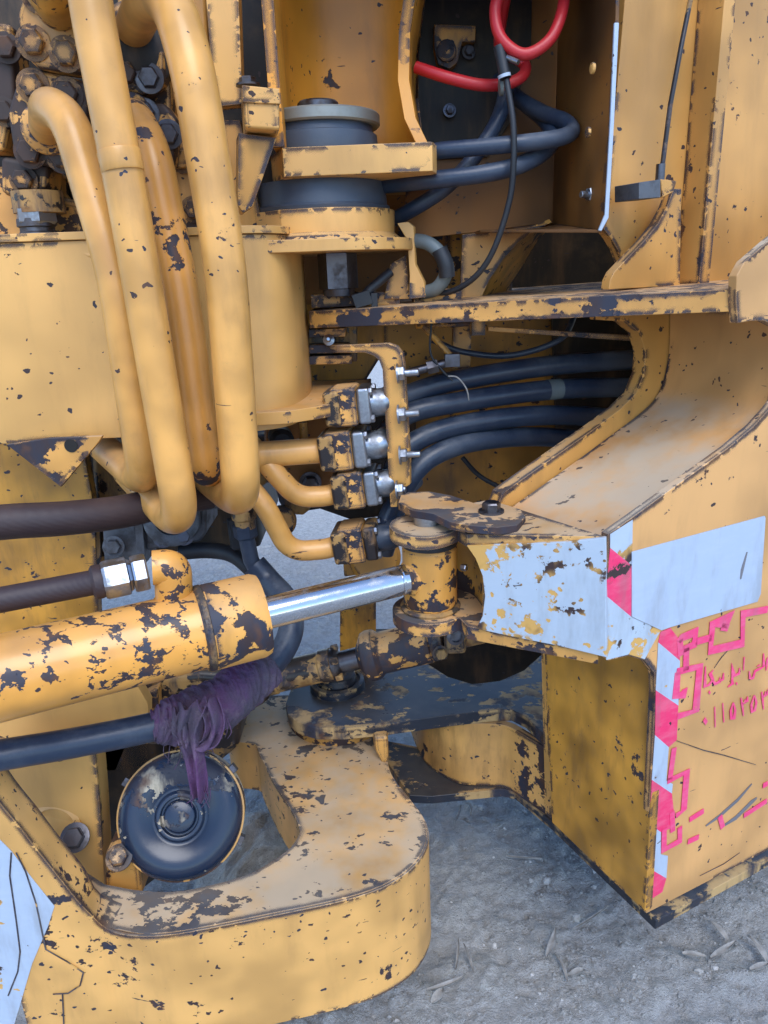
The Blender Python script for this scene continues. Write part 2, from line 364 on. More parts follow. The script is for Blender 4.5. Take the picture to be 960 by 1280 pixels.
# ------------------------------------------------------------------ ground
def ground():
    nx, ny = 420, 470; x0, x1, y0, y1 = -1.1, 1.4, .75, 4.2
    vs_ = []; fs = []
    for j in range(ny + 1):
        for i in range(nx + 1):
            x = x0 + (x1 - x0) * i / nx; y = y0 + (y1 - y0) * j / ny
            p = V((x, y, 0))
            e = min(1, min(i, nx - i, j, ny - j) / 8)
            h = .020 * noise.fractal(p * 2.2, .8, 2.2, 5) + .013 * noise.fractal(p * 11 + V((3, 1, 0)), .7, 2.1, 4)
            h += .013 * max(0, noise.noise(p * 30)) ** 1.3 + .010 * max(0, noise.noise(p * 70 + V((0, 0, 5)))) ** 1.2
            # faint tyre ruts running away to the right
            q = (x * .5 + y * .86); h += .005 * math.sin(q * 55 + 2 * noise.noise(p * 3)) * max(0, noise.noise(p * 1.6 + V((8, 0, 0))))
            vs_.append((x, y, h * e))
    for j in range(ny):
        for i in range(nx):
            a = j * (nx + 1) + i; fs.append((a, a + 1, a + nx + 2, a + nx + 1))
    b = len(vs_); S = 120
    vs_ += [(-S, -S, 0), (S, -S, 0), (S, S, 0), (-S, S, 0), (x0, y0, 0), (x1, y0, 0), (x1, y1, 0), (x0, y1, 0)]
    fs += [(b, b + 1, b + 5, b + 4), (b + 1, b + 2, b + 6, b + 5), (b + 2, b + 3, b + 7, b + 6), (b + 3, b, b + 4, b + 7)]
    o = mk('ground', vs_, fs, 'ground', None, 180); tag(o, kind='structure')
    rnd = random.Random(3)
    def crumbs(name, count, rmin, rmax, pw, mat, label):
        st = []; sf = []
        for k in range(count):
            x = rnd.uniform(-.35, 1.05); y = rnd.uniform(1.0, 2.0)
            if k % 6 == 0: x = rnd.uniform(-1, .6); y = rnd.uniform(1.6, 4.0)
            if noise.noise(V((x, y, 2)) * 4) + .35 * noise.noise(V((x, y, 9)) * 15) < rnd.uniform(-.6, .5): continue
            r = rmin + rmax * rnd.random() ** pw
            i_ = min(nx, max(0, round((x - x0) / (x1 - x0) * nx))); j_ = min(ny, max(0, round((y - y0) / (y1 - y0) * ny)))
            zz = vs_[j_ * (nx + 1) + i_][2]
            b = len(st); ph = rnd.random() * 6; n_ = 5
            for z, sc_ in ((-.6, 1.), (.5, .74)):
                for i in range(n_):
                    a = ph + i * 2 * math.pi / n_; q = r * rnd.uniform(.65, 1.2) * sc_
                    st.append((x + math.cos(a) * q * 1.2, y + math.sin(a) * q, zz + (z + rnd.uniform(-.2, .2)) * r))
            st.append((x, y, zz + r * rnd.uniform(.55, .85)))
            for i in range(n_):
                j = (i + 1) % n_; sf += [(b + i, b + j, b + n_ + j, b + n_ + i), (b + n_ + i, b + n_ + j, b + 2 * n_)]
        tag(mk(name, st, sf, mat, None, 0), label, name, kind='stuff')
    crumbs('dirt_crumbs', 15000, .0016, .0045, 3, 'ground', 'fine crumbs of grey dirt covering the ground')
    crumbs('pebbles', 380, .0030, .0085, 4, 'stone', 'small pale pebbles strewn over the grey dirt')
ground()
def leaf(px, py, L, ang, curl, w=.011):
    c = Z(px, py, .012); d = V((math.cos(ang), math.sin(ang), 0)); s = V((-d.y, d.x, 0)); vs_ = []; fs = []; n = 9
    for i in range(n + 1):
        t = i / n; u = t - .5; ww = w * math.sin(math.pi * min(1, t * .94 + .06)) ** .7 * (1.1 - .5 * t)
        p = c + d * (u * L) + s * (curl * (u * u - .1) * L) + V((0, 0, .006 + .018 * math.sin(t * 3.1) * abs(curl)))
        vs_ += [p - s * ww + V((0, 0, .004)), p, p + s * ww + V((0, 0, .004))]
    m = len(vs_); vs_ += [v - V((0, 0, .0012)) for v in vs_]
    for i in range(n):
        for k in (0, 1):
            a = i * 3 + k; fs += [(a, a + 1, a + 4, a + 3), (m + a + 3, m + a + 4, m + a + 1, m + a)]
        fs += [(i * 3, i * 3 + 3, m + i * 3 + 3, m + i * 3), (i * 3 + 2, m + i * 3 + 2, m + i * 3 + 5, i * 3 + 5)]
    o = mk('dry_leaf', vs_, fs, 'leaf', None, 60)
    return tag(o, 'narrow curled dry leaf lying on the grey dirt', 'leaf', 'dry leaves on the ground')
LI = 0
LEAF = ['straight narrow dry leaf, left one of a pair below the black bottom plate', 'curved pale dry leaf, right one of the pair below the black bottom plate', 'broad curled dry leaf in the middle of the open dirt', 'thin dry leaf hanging below the broad leaf in the middle of the dirt', 'small pale crescent leaf beside the thin leaf in the dirt', "long pale leaf below the frame's bottom corner, longest of its cluster", 'short leaf left of the long pale leaf near the right edge', 'upright leaf behind the long pale leaf near the right edge', 'faint long leaf half buried in the dirt under the end plate', 'long curved leaf near the rounded nose at the bottom', 'thin leaf close to the right side of the rounded nose', 'left of two upright thin leaves right of the nose', 'right of two upright thin leaves right of the nose', 'upright leaf touching the right edge of the picture', 'wide pale leaf fragment at the bottom beside the nose', "long thin stalk pointing at the frame's bottom corner", 'small leaf nearest the rounded nose at the bottom', 'lowest small leaf at the right edge of the picture']
for a in [(574, 1018, .075, 1.25, .05, .006), (587, 1014, .06, 1.7, .5, .006), (690, 1180, .10, 1.1, .15), (702, 1212, .085, 1.75, .25, .006), (722, 1222, .05, .3, .9), (905, 1190, .10, .5, .1), (868, 1198, .06, -.2, .3), (898, 1166, .07, 1.9, .2), (655, 1076, .11, -.15, .25, .005), (560, 1234, .11, .35, .45, .008), (528, 1165, .08, .5, .3, .005), (572, 1195, .10, 1.4, .12, .005), (586, 1200, .09, 1.75, .1, .005), (948, 1190, .09, 1.7, .2), (548, 1248, .05, .9, .4, .014), (740, 1150, .14, .55, .1, .004), (500, 1222, .06, .2, .3), (950, 1212, .06, .3, .3)]:
    a = (a[0], a[1], a[2] * .85, a[3], a[4], (a[5] if len(a) > 5 else .011) * .75); o = leaf(*a); o['label'] = LEAF[LI]; LI += 1

# ------------------------------------------------------------------ the right-hand frame of the machine
ZB = .338
C0 = A(819, 1158, 1.05); dR = V((.897, .441, 0)).normalized(); dE = V((-dR.y, dR.x, 0)); nS = -dE
def S(px, py, off=0.): return PL(px, py, C0 + dE * off, dE)
RF = thing('chassis_frame', 'faded yellow right chassis frame with red lettering, side panel and steering bracket', 'frame', (C0.x, C0.y, ZB - .004))
FAR = 1.5
farb = C0 + dR * FAR
side = [S(760, 668), S(790, 647), S(830, 618), S(870, 589), S(910, 560), S(942, 533), S(962, 511), S(981, 485), S(990, 455), S(988, 430), S(975, 411), S(955, 401), S(938, 401), S(922, 404),
        S(920, 375), S(921, 345), S(931, 327), S(960, 302), S(1010, 262), V((farb.x, farb.y, 1.75)), V((farb.x, farb.y, ZB + .018)), S(808, 1142), S(812, 1000), S(819, 866), S(818, 842), S(806, 826), S(786, 820), S(760, 826)]
plate('side_panel', side, dE * .014, 'panel', RF, .002)
pE = S(813, 1000) + dE * .010
def E_(px, py): return PL(px, py, pE, dR)
plate('end_plate', [E_(680, 800), E_(822, 800), E_(822, 860), E_(806, 1140), E_(690, 1028)], dR * .018, 'yel_dirty', RF, .002)
e1 = Z(690, 1030, ZB + .018)
plate('flange_bar', [PL(684, 806, e1, dE), PL(700, 806, e1, dE), PL(701, 1010, e1, dE), PL(689, 1024, e1, dE)], dE * .02, 'yel', RF, .003)
bp = [Z(x, y, ZB) for x, y in [(470, 930), (488, 965), (512, 1002), (540, 1003), (628, 994), (645, 998), (690, 1036), (819, 1160)]]
bp += [farb.copy(), farb + dE * .55, C0 + dE * .55 - dR * .02]
for p in bp: p.z = ZB - .004
plate('bottom_plate', bp, (0, 0, .021), 'black', RF, .003)
ZL = .554
lug = [Z(x, y, ZL) for x, y in [(357, 880), (360, 893), (372, 903), (395, 910), (430, 910), (480, 905), (560, 894), (620, 887), (640, 887), (658, 896), (686, 924), (690, 870), (684, 812), (655, 838), (625, 851), (590, 855), (560, 846), (535, 830), (515, 815), (480, 806), (440, 815), (405, 826), (380, 842), (364, 860)]]
plate('hitch_lug', lug, (0, 0, -.03), 'black', RF, .004)
wp = [Z(x, y, ZB + .02) for x, y in [(689, 1022), (664, 1003), (645, 988), (632, 983), (610, 981), (575, 981), (552, 975), (534, 958), (521, 935), (512, 910), (506, 885)]]
wp = fillet([wp[0], wp[3]] + wp[4:6] + wp[7:], .05, 6)
for p in wp: p.z = ZL - .031
strip('hitch_web', wp, [n * .018 for n in path_normals(wp, -1)], ZB + .018, 'web', RF, .002)
# steering bracket: two lugs, front web
T1 = S(760, 668); B1 = S(760, 826); EYE = A(536, 655, 1.165)
F1 = V((.128, 1.085, 0)); dF = (V((F1.x, F1.y, 0)) - V((T1.x, T1.y, 0))).normalized(); nF = V((dF.y, -dF.x, 0))
if nF.y > 0: nF = -nF
def lug_outline(z0, z1):
    arc = [V((EYE.x + .066 * math.cos(R_(a)), EYE.y + .066 * math.sin(R_(a)), 0)) for a in range(-48, -285, -12)]
    t = T1 + dE * .004 ; p = [V((t.x, t.y, 0)), F1.copy()] + arc + [V((.19, 1.235, 0)), V((T1.x, T1.y, 0)) + dE * .26]
    for q in p: q.z = z0 + (z1 - z0) * max(0, min(1, (q.x - EYE.x) / (T1.x - EYE.x)))
    return p
up_lug = plate('upper_lug', lug_outline(EYE.z, T1.z - .004), (0, 0, -.022), 'nose', RF, .003)
lo_lug = plate('lower_lug', lug_outline(.945, B1.z + .020), (0, 0, -.024), 'yel_worn', RF, .003)
pF = F1 + nF * .004; pF.z = 1.0
def Fc(px, py): return PL(px, py, pF, nF)
plate('bracket_web', [Fc(757, 672), Fc(700, 678), Fc(640, 680), Fc(583, 682), Fc(594, 698), Fc(603, 720), Fc(606, 745), Fc(603, 770), Fc(595, 786), Fc(640, 796), Fc(700, 808), Fc(758, 822)], nF * -.02, 'white_worn', RF, .002)
tp = fillet([V((.152, 1.082, 0)), V((.165, 1.14, 0)), V((.150, 1.225, 0)), V((.06, 1.262, 0))], .06, 6)
for p in tp: p.z = 1.078
strip('throat_wall', tp, [n_ * .012 for n_ in path_normals(tp, -1)], .946, 'yel_dirty', RF, .001)
# channel behind the cut-out of the side panel, and the inner plate with its own cut-out
OFF = .255
cp = [S(x, y, OFF) for x, y in [(838, 385), (837, 430), (833, 460), (826, 485), (815, 503), (795, 521), (760, 547), (710, 584), (665, 616), (640, 634), (615, 655)]]
cp = catmull(cp, 4)
vs_ = []; fs = []
n = len(cp)
for p in cp: vs_ += [p, p - dE * (OFF - .03)]
offs = []
for i in range(n):
    t = cp[min(i + 1, n - 1)] - cp[max(i - 1, 0)]; offs.append(t.cross(dE).normalized() * .014)
if offs[0].dot(dR) < 0: offs = [-o for o in offs]
vs_ += [vs_[2 * i + k] + offs[i] for i in range(n) for k in (0, 1)]
m = 2 * n
for i in range(n - 1):
    a = 2 * i; fs += [(a, a + 1, a + 3, a + 2), (m + a, m + a + 2, m + a + 3, m + a + 1), (a, a + 2, m + a + 2, m + a), (a + 1, m + a + 1, m + a + 3, a + 3)]
fs += [(0, m, m + 1, 1), (m - 2, m - 1, 2 * m - 1, 2 * m - 2)]
mk('channel_plate', vs_, fs, 'panel', RF, 50)
cut = [(752, 400), (782, 402), (800, 417), (807, 440), (805, 467), (795, 492), (775, 512), (740, 538), (700, 566), (660, 594), (628, 617)]
out = [(615, 650), (660, 628), (710, 593), (760, 556), (800, 525), (822, 505), (836, 480), (842, 440), (842, 384), (752, 386)]
plate('inner_plate', [S(x, y, OFF + .003) for x, y in cut + out], dE * .03, 'yel', RF, .003)
# upper deck plate
PLf, PRt = A(386, 389, 1.42), A(921, 361, 1.078)
dk = [PLf, PRt, PRt + dR * .7 + V((0, 0, .01)), PRt + dR * .7 + dE * .9, PLf + V((.1, .5, 0)), PLf + V((0, .25, 0))]
plate('deck_plate', dk, (0, 0, -.031), 'yel_worn', RF, .003)
zd = 1.455
# tower wall with the round opening
TO = .30
def T(px, py, off=TO): return PL(px, py, C0 + dE * off, dE)
topz = 2.25
def Tz(px, z):
    p = T(px, 300); p.z = z; return p
wl = [T(752, 283), T(768, 150), Tz(775, topz), C0 + dE * TO + dR * 1.0 + V((0, 0, topz - ZB)), C0 + dE * TO + dR * 1.0 + V((0, 0, zd - ZB - .03)), T(790, 383), T(772, 380), T(782, 350), T(780, 332), T(772, 312), T(764, 298)]
plate('tower_wall', wl, dE * .02, 'tower', RF, .002)
hp_ = [A(x, y, 1.52) for x, y in [(574, 392), (578, 293), (655, 285), (684, 281), (667, 288), (648, 303), (630, 323), (612, 350), (599, 378), (596, 392)]]
plate('tower_web', hp_, (0, .012, 0), 'tower', RF, .001)
fr = [A(x, y, 1.53) for x, y in [(690, 278), (667, 288), (648, 303), (630, 323), (612, 350), (599, 378), (594, 392)]]
bk_ = [A(x, y, 1.76) for x, y in [(694, 280), (676, 296), (664, 314), (650, 338), (634, 362), (622, 380), (616, 392)]]
nr_ = len(fr); rv = fr + bk_ + [p + V((-.006, 0, .006)) for p in fr + bk_]
rf_ = []
for i in range(nr_ - 1):
    rf_ += [(i, i + 1, nr_ + i + 1, nr_ + i), (2 * nr_ + i, 3 * nr_ + i, 3 * nr_ + i + 1, 2 * nr_ + i + 1), (i, 2 * nr_ + i, 2 * nr_ + i + 1, i + 1), (nr_ + i, nr_ + i + 1, 3 * nr_ + i + 1, 3 * nr_ + i)]
mk('tower_ring', rv, rf_, 'yel_dirty', RF, 60)
# rib, gusset on the tower wall
rb = [T(876, 0, TO - .05), T(850, 356, TO - .05)]
ribd = dR * .014
def upto(p, z): return V((p.x, p.y, z))
r1 = T(852, 330, TO)
box('rib', V((r1.x, r1.y, (zd + topz) / 2)) + dE * -.028, dR * .013, dE * .027, V((0, 0, (topz - zd) / 2)), 'tower', RF, .004)
box('rib_flange', V((r1.x, r1.y, (zd + topz) / 2)) + dR * .028 + dE * -.010, dR * .010, dE * .008, V((0, 0, (topz - zd) / 2)), 'tower', RF, .005)
gs = [(761, 362), (763, 350), (768, 340), (785, 322), (806, 300), (822, 280), (834, 258), (842, 236), (852, 236), (850, 357)]
plate('gusset', [T(x, y, TO - .045) for x, y in gs], dE * .02, 'tower', RF, .002)
# sheet-metal box left of the tower
bx0, bx1 = A(770, 2, 1.27), A(756, 286, 1.27)
bk = 1.62
sw = [A(771, -60, 1.27), A(769, 30, 1.27), A(763, 150, 1.27), A(757, 270, 1.27), A(752, 285, 1.27), A(745, 287, 1.28), A(690, 279, 1.58), A(700, -60, 1.58)]
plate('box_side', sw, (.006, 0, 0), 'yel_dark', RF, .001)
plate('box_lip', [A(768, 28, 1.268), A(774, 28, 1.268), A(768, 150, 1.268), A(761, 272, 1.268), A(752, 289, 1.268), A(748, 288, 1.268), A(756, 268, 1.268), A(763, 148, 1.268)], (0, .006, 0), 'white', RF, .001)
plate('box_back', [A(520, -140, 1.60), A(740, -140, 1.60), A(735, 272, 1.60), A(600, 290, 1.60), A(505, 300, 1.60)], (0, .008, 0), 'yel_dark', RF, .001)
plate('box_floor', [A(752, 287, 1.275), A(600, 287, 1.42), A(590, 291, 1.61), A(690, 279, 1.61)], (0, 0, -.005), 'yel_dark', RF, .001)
plate('box_shade_lid', [A(500, -75, 1.30), A(775, -75, 1.27), A(712, -75, 1.62), A(500, -75, 1.62)], (0, 0, .01), 'yel_dark', RF, .002)  # lid above the view, added to darken the box
for x, y in ((752, 85), (746, 165)):
    lathe('hole_plug', A(x, y, 1.30) + V((-.012, 0, 0)), (-1, -.12, 0), [(.008, 0), (.008, .004), (.006, .005)], 'yel_clean', RF, 16)
bolt(A(742, 243, 1.33), (-.9, -.35, 0), .011, .012, 'steel', RF, stud=.014)
# walls deep in the hose cavity, and dark sheets standing for its shade
plate('cavity_wall', [A(480, 390, 1.78), A(700, 392, 1.78), A(720, 660, 1.78), A(480, 680, 1.78)], (0, .02, 0), 'yel_dirty', RF, .002)
plate('cavity_shade', [A(690, 380, 1.74), A(860, 380, 1.74), A(860, 640, 1.74), A(700, 640, 1.74)], (0, .02, 0), 'dark', RF, .002)  # dark sheet for the shaded right part of the cavity
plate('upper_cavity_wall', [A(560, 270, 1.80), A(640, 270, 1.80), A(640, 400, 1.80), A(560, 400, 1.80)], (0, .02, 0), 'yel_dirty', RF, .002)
plate('opening_shade', [A(640, 200, 1.95), A(900, 200, 1.95), A(900, 420, 1.95), A(640, 420, 1.95)], (0, .02, 0), 'dark', RF, .002)  # dark sheet that makes the round opening look unlit
plate('void_shade', [A(470, 790, 1.85), A(760, 790, 1.85), A(760, 900, 1.85), A(470, 880, 1.85)], (0, .02, 0), 'dark', RF, .002)  # dark sheet painted as the black void behind the lug
plate('hitch_post', [A(425, 735, 1.72), A(470, 730, 1.72), A(470, 830, 1.72), A(425, 830, 1.72)], (0, .06, 0), 'yel_dirty', RF, .004)
plate('cavity_strut', [A(566, 400, 1.5), A(590, 400, 1.5), A(588, 462, 1.5), A(566, 462, 1.5)], (0, .02, 0), 'yel_dirty', RF, .002)
plate('cavity_bar', [A(610, 408, 1.44), A(800, 420, 1.44), A(800, 427, 1.44), A(610, 414, 1.44)], (0, .012, 0), 'yel', RF, .002)
tube('cavity_rail', [A(520, 408, 1.42), A(600, 404, 1.44)], .005, 'yel_dirty', RF, 10)
box('rail_block', A(597, 408, 1.43), (.013, 0, 0), (0, .012, 0), (0, 0, .016), 'yel', RF, .002)
for x, y in ((420, 378), (470, 372), (545, 368)):
    p = A(x, y, 1.48); box('deck_block', V((p.x, p.y, 1.452)), (.045, 0, 0), (0, .035, 0), (0, 0, .012), 'yel_worn', RF, .003)

# tape, plates and lettering on the side panel
DEC = -.0012
def stick(name, pts, mat, off=DEC, th=.0008):
    return plate(name, [S(x, y, off) for x, y in pts], dE * th, mat, RF, 0, 0)
def stroke(name, pts, w, mat, off=-.0019, on=S, th=.0006, nrm=None, par=None, taper=False):
    P = [on(x, y, off) if on is S else on(x, y) for x, y in pts]; nn = nrm or dE; L = []; Rr = []
    for i in range(len(P)):
        a, b = P[max(i - 1, 0)], P[min(i + 1, len(P) - 1)]; t = (b - a).normalized(); s = t.cross(nn).normalized(); k = 1.
        if 0 < i < len(P) - 1:
            c = max(.35, math.cos((P[i] - a).angle(b - P[i]) / 2)); k = 1 / c
        if taper and i in (0, len(P) - 1): k = .45
        L.append(P[i] + s * w * k); Rr.append(P[i] - s * w * k)
    n = len(P); vs_ = L + Rr; fs = [(i, i + 1, n + i + 1, n + i) for i in range(n - 1)]
    vs_ += [v + nn * th for v in vs_]; k = 2 * n
    fs += [(k + i, k + n + i, k + n + i + 1, k + i + 1) for i in range(n - 1)]
    fs += [(i, k + i, k + i + 1, i + 1) for i in range(n - 1)] + [(n + i, n + i + 1, k + n + i + 1, k + n + i) for i in range(n - 1)]
    return mk(name, vs_, fs, mat, par or RF, 0)
stick('white_tape', [(763, 668), (791, 650), (790, 707), (763, 685)], 'white_worn')
stick('red_tape', [(763, 685), (790, 707), (789, 771), (757, 744)], 'redtape')
stick('white_tape', [(757, 744), (789, 771), (826, 788), (819, 800), (806, 824), (786, 818), (758, 825)], 'white_worn')
stick('white_plate', [(790, 690), (956, 645), (957, 648), (951, 742), (947, 752), (838, 784), (827, 788), (790, 771)], 'white', -.0022, .0016)
stick('red_tape', [(826, 790), (838, 785), (850, 800), (850, 826), (823, 803)], 'redtape')
stick('white_tape', [(823, 803), (850, 826), (848, 882), (820, 863)], 'white')
stick('red_tape', [(820, 863), (848, 882), (846, 925), (836, 934), (819, 919)], 'redtape')
stick('white_tape', [(819, 919), (836, 934), (833, 976), (841, 980), (840, 992), (815, 975)], 'white')
stick('red_tape', [(815, 975), (840, 992), (843, 1020), (838, 1036), (826, 1040), (812, 1030)], 'redtape')
stick('white_tape', [(812, 1030), (826, 1040), (826, 1068), (835, 1070), (833, 1098), (811, 1085)], 'white')
stick('red_tape', [(811, 1085), (833, 1098), (828, 1115), (808, 1128)], 'redtape')
def z6(l): return [(800 + x / 6, 740 + y / 6) for x, y in l]
def z7(l): return [(740 + x / 4, 860 + y / 4) for x, y in l]
for l in ([(290, 375), (310, 345), (420, 300), (408, 395), (330, 430)], [(350, 420), (345, 590)], [(420, 375), (540, 340)], [(665, 270), (612, 262)], [(640, 268), (685, 205), (545, 245), (530, 440), (770, 385), (775, 165), (960, 130)],
          [(275, 600), (450, 560), (420, 890), (280, 935)], [(285, 600), (270, 780), (335, 765), (338, 725)], [(300, 360), (310, 480)]):
    stroke('red_meander', z6(l), .0064, 'redink')
for l in ([(412, 300), (390, 460)], [(378, 468), (475, 420), (460, 610), (420, 640)], [(402, 620), (405, 720)], [(440, 695), (440, 765), (360, 810), (362, 705)], [(488, 660), (560, 615)], [(480, 770), (535, 745)], [(640, 640), (655, 700)], [(760, 640), (875, 565)], [(855, 490), (880, 478)]):
    stroke('red_meander', z7(l), .0058, 'redink')
for l in ([(492, 560), (488, 712), (520, 695), (548, 660), (528, 612), (552, 588)], [(545, 662), (565, 690), (600, 672), (602, 640)], [(600, 672), (625, 655), (628, 608)], [(660, 714), (692, 690), (694, 640), (690, 560), (712, 628), (745, 612), (750, 570)], [(783, 488), (778, 588)], [(820, 595), (826, 652), (850, 645), (864, 595), (900, 575), (930, 560), (928, 462)], [(880, 560), (905, 545)], [(948, 590), (955, 520), (962, 490)],
          [(562, 862), (565, 1015)], [(622, 835), (630, 978)], [(700, 830), (682, 890), (686, 950), (705, 952), (716, 890), (702, 830)], [(777, 930), (768, 840), (758, 795)], [(768, 838), (788, 830), (790, 805)], [(790, 828), (806, 820), (808, 785)], [(858, 775), (836, 845), (842, 900), (862, 890), (874, 830), (860, 775)], [(928, 882), (920, 790), (914, 750)], [(920, 790), (940, 780), (943, 745)], [(942, 778), (960, 768), (962, 730)]):
    stroke('red_letter', z6(l), .0027, 'redink', taper=True)
for cx, cy, q in ((492, 970, 20), (523, 755, 10), (727, 688, 8), (703, 685, 7)):
    stick('red_dot', z6([(cx - q * .9, cy), (cx, cy - q * 1.5), (cx + q * .9, cy), (cx, cy + q * 1.5)]), 'redink', -.0019)
for l, w in (([(570, 690), (640, 640), (730, 560), (800, 480)], .004), ([(650, 695), (720, 650), (800, 570), (825, 550)], .005)):
    stroke('paint_scrape', z7(l), w, 'scrape', -.0013, taper=True)
stroke('paint_scrape', [(934, 690), (928, 712), (926, 724)], .0035, 'scrape', -.0027, taper=True)
for l in ([(893, 835), (902, 822), (912, 811)], [(846, 926), (880, 938), (905, 944), (945, 956)], [(875, 1095), (905, 1080), (925, 1066)]):
    stroke('scratch', l, .0008, 'ink', -.0015, taper=True)

# pin keeper on the bracket
KP = thing('keeper_plate', 'worn keeper plate with one bolt lying over the steering pin', 'plate', (EYE.x, EYE.y, EYE.z + .001))
kz = EYE.z + .030
plate('plate', [Z(x, y, kz) for x, y in [(498, 628), (501, 619), (510, 615), (537, 614), (564, 619), (597, 630), (627, 629), (650, 636), (657, 646), (647, 656), (622, 659), (590, 657), (564, 653), (541, 642), (515, 638)]], (0, 0, -.013), 'yel_worn', KP, .003)
kb = Z(614, 640, kz)
lathe('boss', V((kb.x, kb.y, kz - .028)), (0, 0, 1), [(.026, 0), (.026, .0145)], 'yel_worn', KP, 24)
bolt(kb + V((0, 0, .001)), (0, 0, 1), .015, .016, 'steel_dark', KP)

# ------------------------------------------------------------------ the left-hand frame
ZN = .472
LF = thing('chassis_frame', 'chipped yellow left chassis frame with rounded lower nose and upper beam', 'frame', (-.2, 1.3, .254))
outer_px = [(138, 1160), (184, 1167), (241, 1161), (333, 1143), (420, 1125), (467, 1111), (500, 1094), (520, 1076), (531, 1056), (533, 1038), (526, 1020), (512, 1001), (498, 983), (487, 962), (484, 945), (480, 925)]
oz = [Z(x, y, ZN) for x, y in outer_px]
y_l = oz[0].y - .004
left_px = [(-60, 905), (-30, 955), (0, 1000), (27, 1033), (50, 1063), (78, 1098), (104, 1130)]
ol = [A(x, y, y_l) for x, y in left_px]
inner_px = [(131, 1105), (177, 1113), (230, 1113), (304, 1095), (340, 1076), (362, 1060), (373, 1044), (374, 1036), (366, 1016), (342, 978), (324, 942), (318, 930), (290, 925), (285, 905), (310, 870)]
iz = [Z(x, y, ZN) for x, y in inner_px]
top = [Z(100, 1122, ZN)] + catmull(oz, 4) + [Z(470, 880, ZN), Z(400, 868, ZN)] + list(reversed(catmull(iz, 3))) + [Z(96, 1082, ZN)]
plate('nose_plate', top, (0, 0, -.13), 'nose', LF, .004)
path = catmull(ol + oz[:13], 4)
pn = path_normals(path, 1)
for p in path: p.z -= .0 if p.z > ZN + .004 else .0012
path = [p - n_ * .004 for p, n_ in zip(path, pn)]
strip('side_plate', path, [n_ * (.055 if p.x < oz[0].x else .03) for p, n_ in zip(path, pn)], .226, 'nose', LF, .004)
# white tape with marker squiggles on the left end of the side plate
yt = path[6].y - .0012
def N_(px, py): return A(px, py, yt)
plate('white_tape', [N_(x, y) for x, y in [(-40, 1030), (0, 1050), (14, 1064), (40, 1098), (68, 1133), (60, 1158), (40, 1205), (12, 1300), (-40, 1310)]], (0, .0009, 0), 'white', LF, 0, 0)
def N2(px, py): return A(px, py, yt - .0012)
for l in ([(14, 1066), (12, 1095), (20, 1150), (25, 1190), (22, 1215), (10, 1245)], [(20, 1066), (32, 1090), (45, 1130), (57, 1187), (85, 1203), (104, 1216), (100, 1232), (85, 1242), (66, 1243)], [(78, 1243), (80, 1290)]):
    stroke('marker_line', l, .0012, 'ink', on=N2, nrm=V((0, 1, 0)), par=LF)
# inner brackets beside the black drum
plate('inner_bracket', [A(x, y, 1.14) for x, y in [(-40, 930), (20, 955), (118, 935), (124, 1000), (131, 1112), (60, 1112), (-40, 1000)]], (0, .05, 0), 'yel_clean', LF, .004)
plate('inner_bracket', [A(x, y, 1.09) for x, y in [(131, 1066), (172, 1058), (178, 1120), (131, 1120)]], (0, .06, 0), 'yel', LF, .006)
lathe('bolt_pocket', A(68, 1035, 1.136), (.1, -1, .3), [(.050, -.02), (.050, .006), (.040, .010), (.036, .002)], 'yel_clean', LF, 30)
bolt(A(94, 1047, 1.11), (.1, -.75, .65), .019, .018, 'steel_dark', LF)
bolt(A(149, 1072, 1.075), (.1, -.6, .8), .017, .016, 'yel_worn', LF)
plate('inner_wall', [A(x, y, 1.30) for x, y in [(-80, 840), (150, 820), (185, 880), (185, 960), (-80, 980)]], (0, .03, 0), 'yel_clean', LF, .003)
plate('inner_wall', [A(x, y, 1.52) for x, y in [(-100, 520), (104, 560), (118, 640), (123, 800), (-100, 830)]], (0, .03, 0), 'yel_dirty', LF, .003)
# lower hinge boss and pin
HP = Z(422, 858, ZL)
lathe('hinge_boss', V((HP.x, HP.y, ZN - .02)), (0, 0, 1), [(.122, 0), (.122, .046), (.112, .05), (.112, .069)], 'yel_worn', LF, 48)
lathe('hinge_pin', V((HP.x, HP.y, ZN + .038)), (0, 0, 1), [(.066, 0), (.066, .050), (.064, .062), (.055, .065), (.052, .060), (.048, .061), (.044, .080), (.036, .084)], 'black', LF, 48)
plate('boss_gusset', [A(x, y, 1.38) for x, y in [(466, 922), (485, 921), (486, 950), (480, 962), (468, 938)]], (0, .05, 0), 'yel', LF, .008)
# upper beam: front wall that rounds back to the hinge
zt_, zb_ = A(100, 301, 1.25).z, A(80, 549, 1.25).z
bw = fillet([A(-140, 420, 1.22), A(200, 420, 1.25), A(352, 420, 1.25), A(384, 420, 1.42), A(386, 420, 1.55)], .10, 10)
for p in bw: p.z = zt_
strip('upper_beam', bw, [n_ * .02 for n_ in path_normals(bw, 1)], zb_, 'yel_clean', LF, .003)
bt = [V((p.x, p.y, zt_ + .001)) + n_ * -.006 for p, n_ in zip(bw, path_normals(bw, 1))]
plate('beam_top', bt + [A(386, 300, 1.7), A(-140, 300, 1.7)] if False else [p for p in bt] + [V((bt[-1].x, 1.75, zt_ + .001)), V((bt[0].x, 1.75, zt_ + .001))], (0, 0, .012), 'yel_clean', LF, .002)
wb = [A(x, 322 + 2 * math.sin(x * .4) - x * .03, 1.247) for x in range(-20, 135, 5)]
tube('weld_bead', wb, .0045, 'yel_clean', LF, 10)
gp = [A(150, 545, 1.235), A(325, 532, 1.235), A(360, 524, 1.24), A(405, 508, 1.28), A(440, 478, 1.34), A(462, 455, 1.42)]
zg = gp[1].z
gp = [V((p.x, p.y, zg)) for p in gp]
plate('beam_foot', gp + [V((gp[-1].x, 1.6, zg)), V((gp[0].x, 1.6, zg))], (0, 0, .022), 'yel', LF, .003)
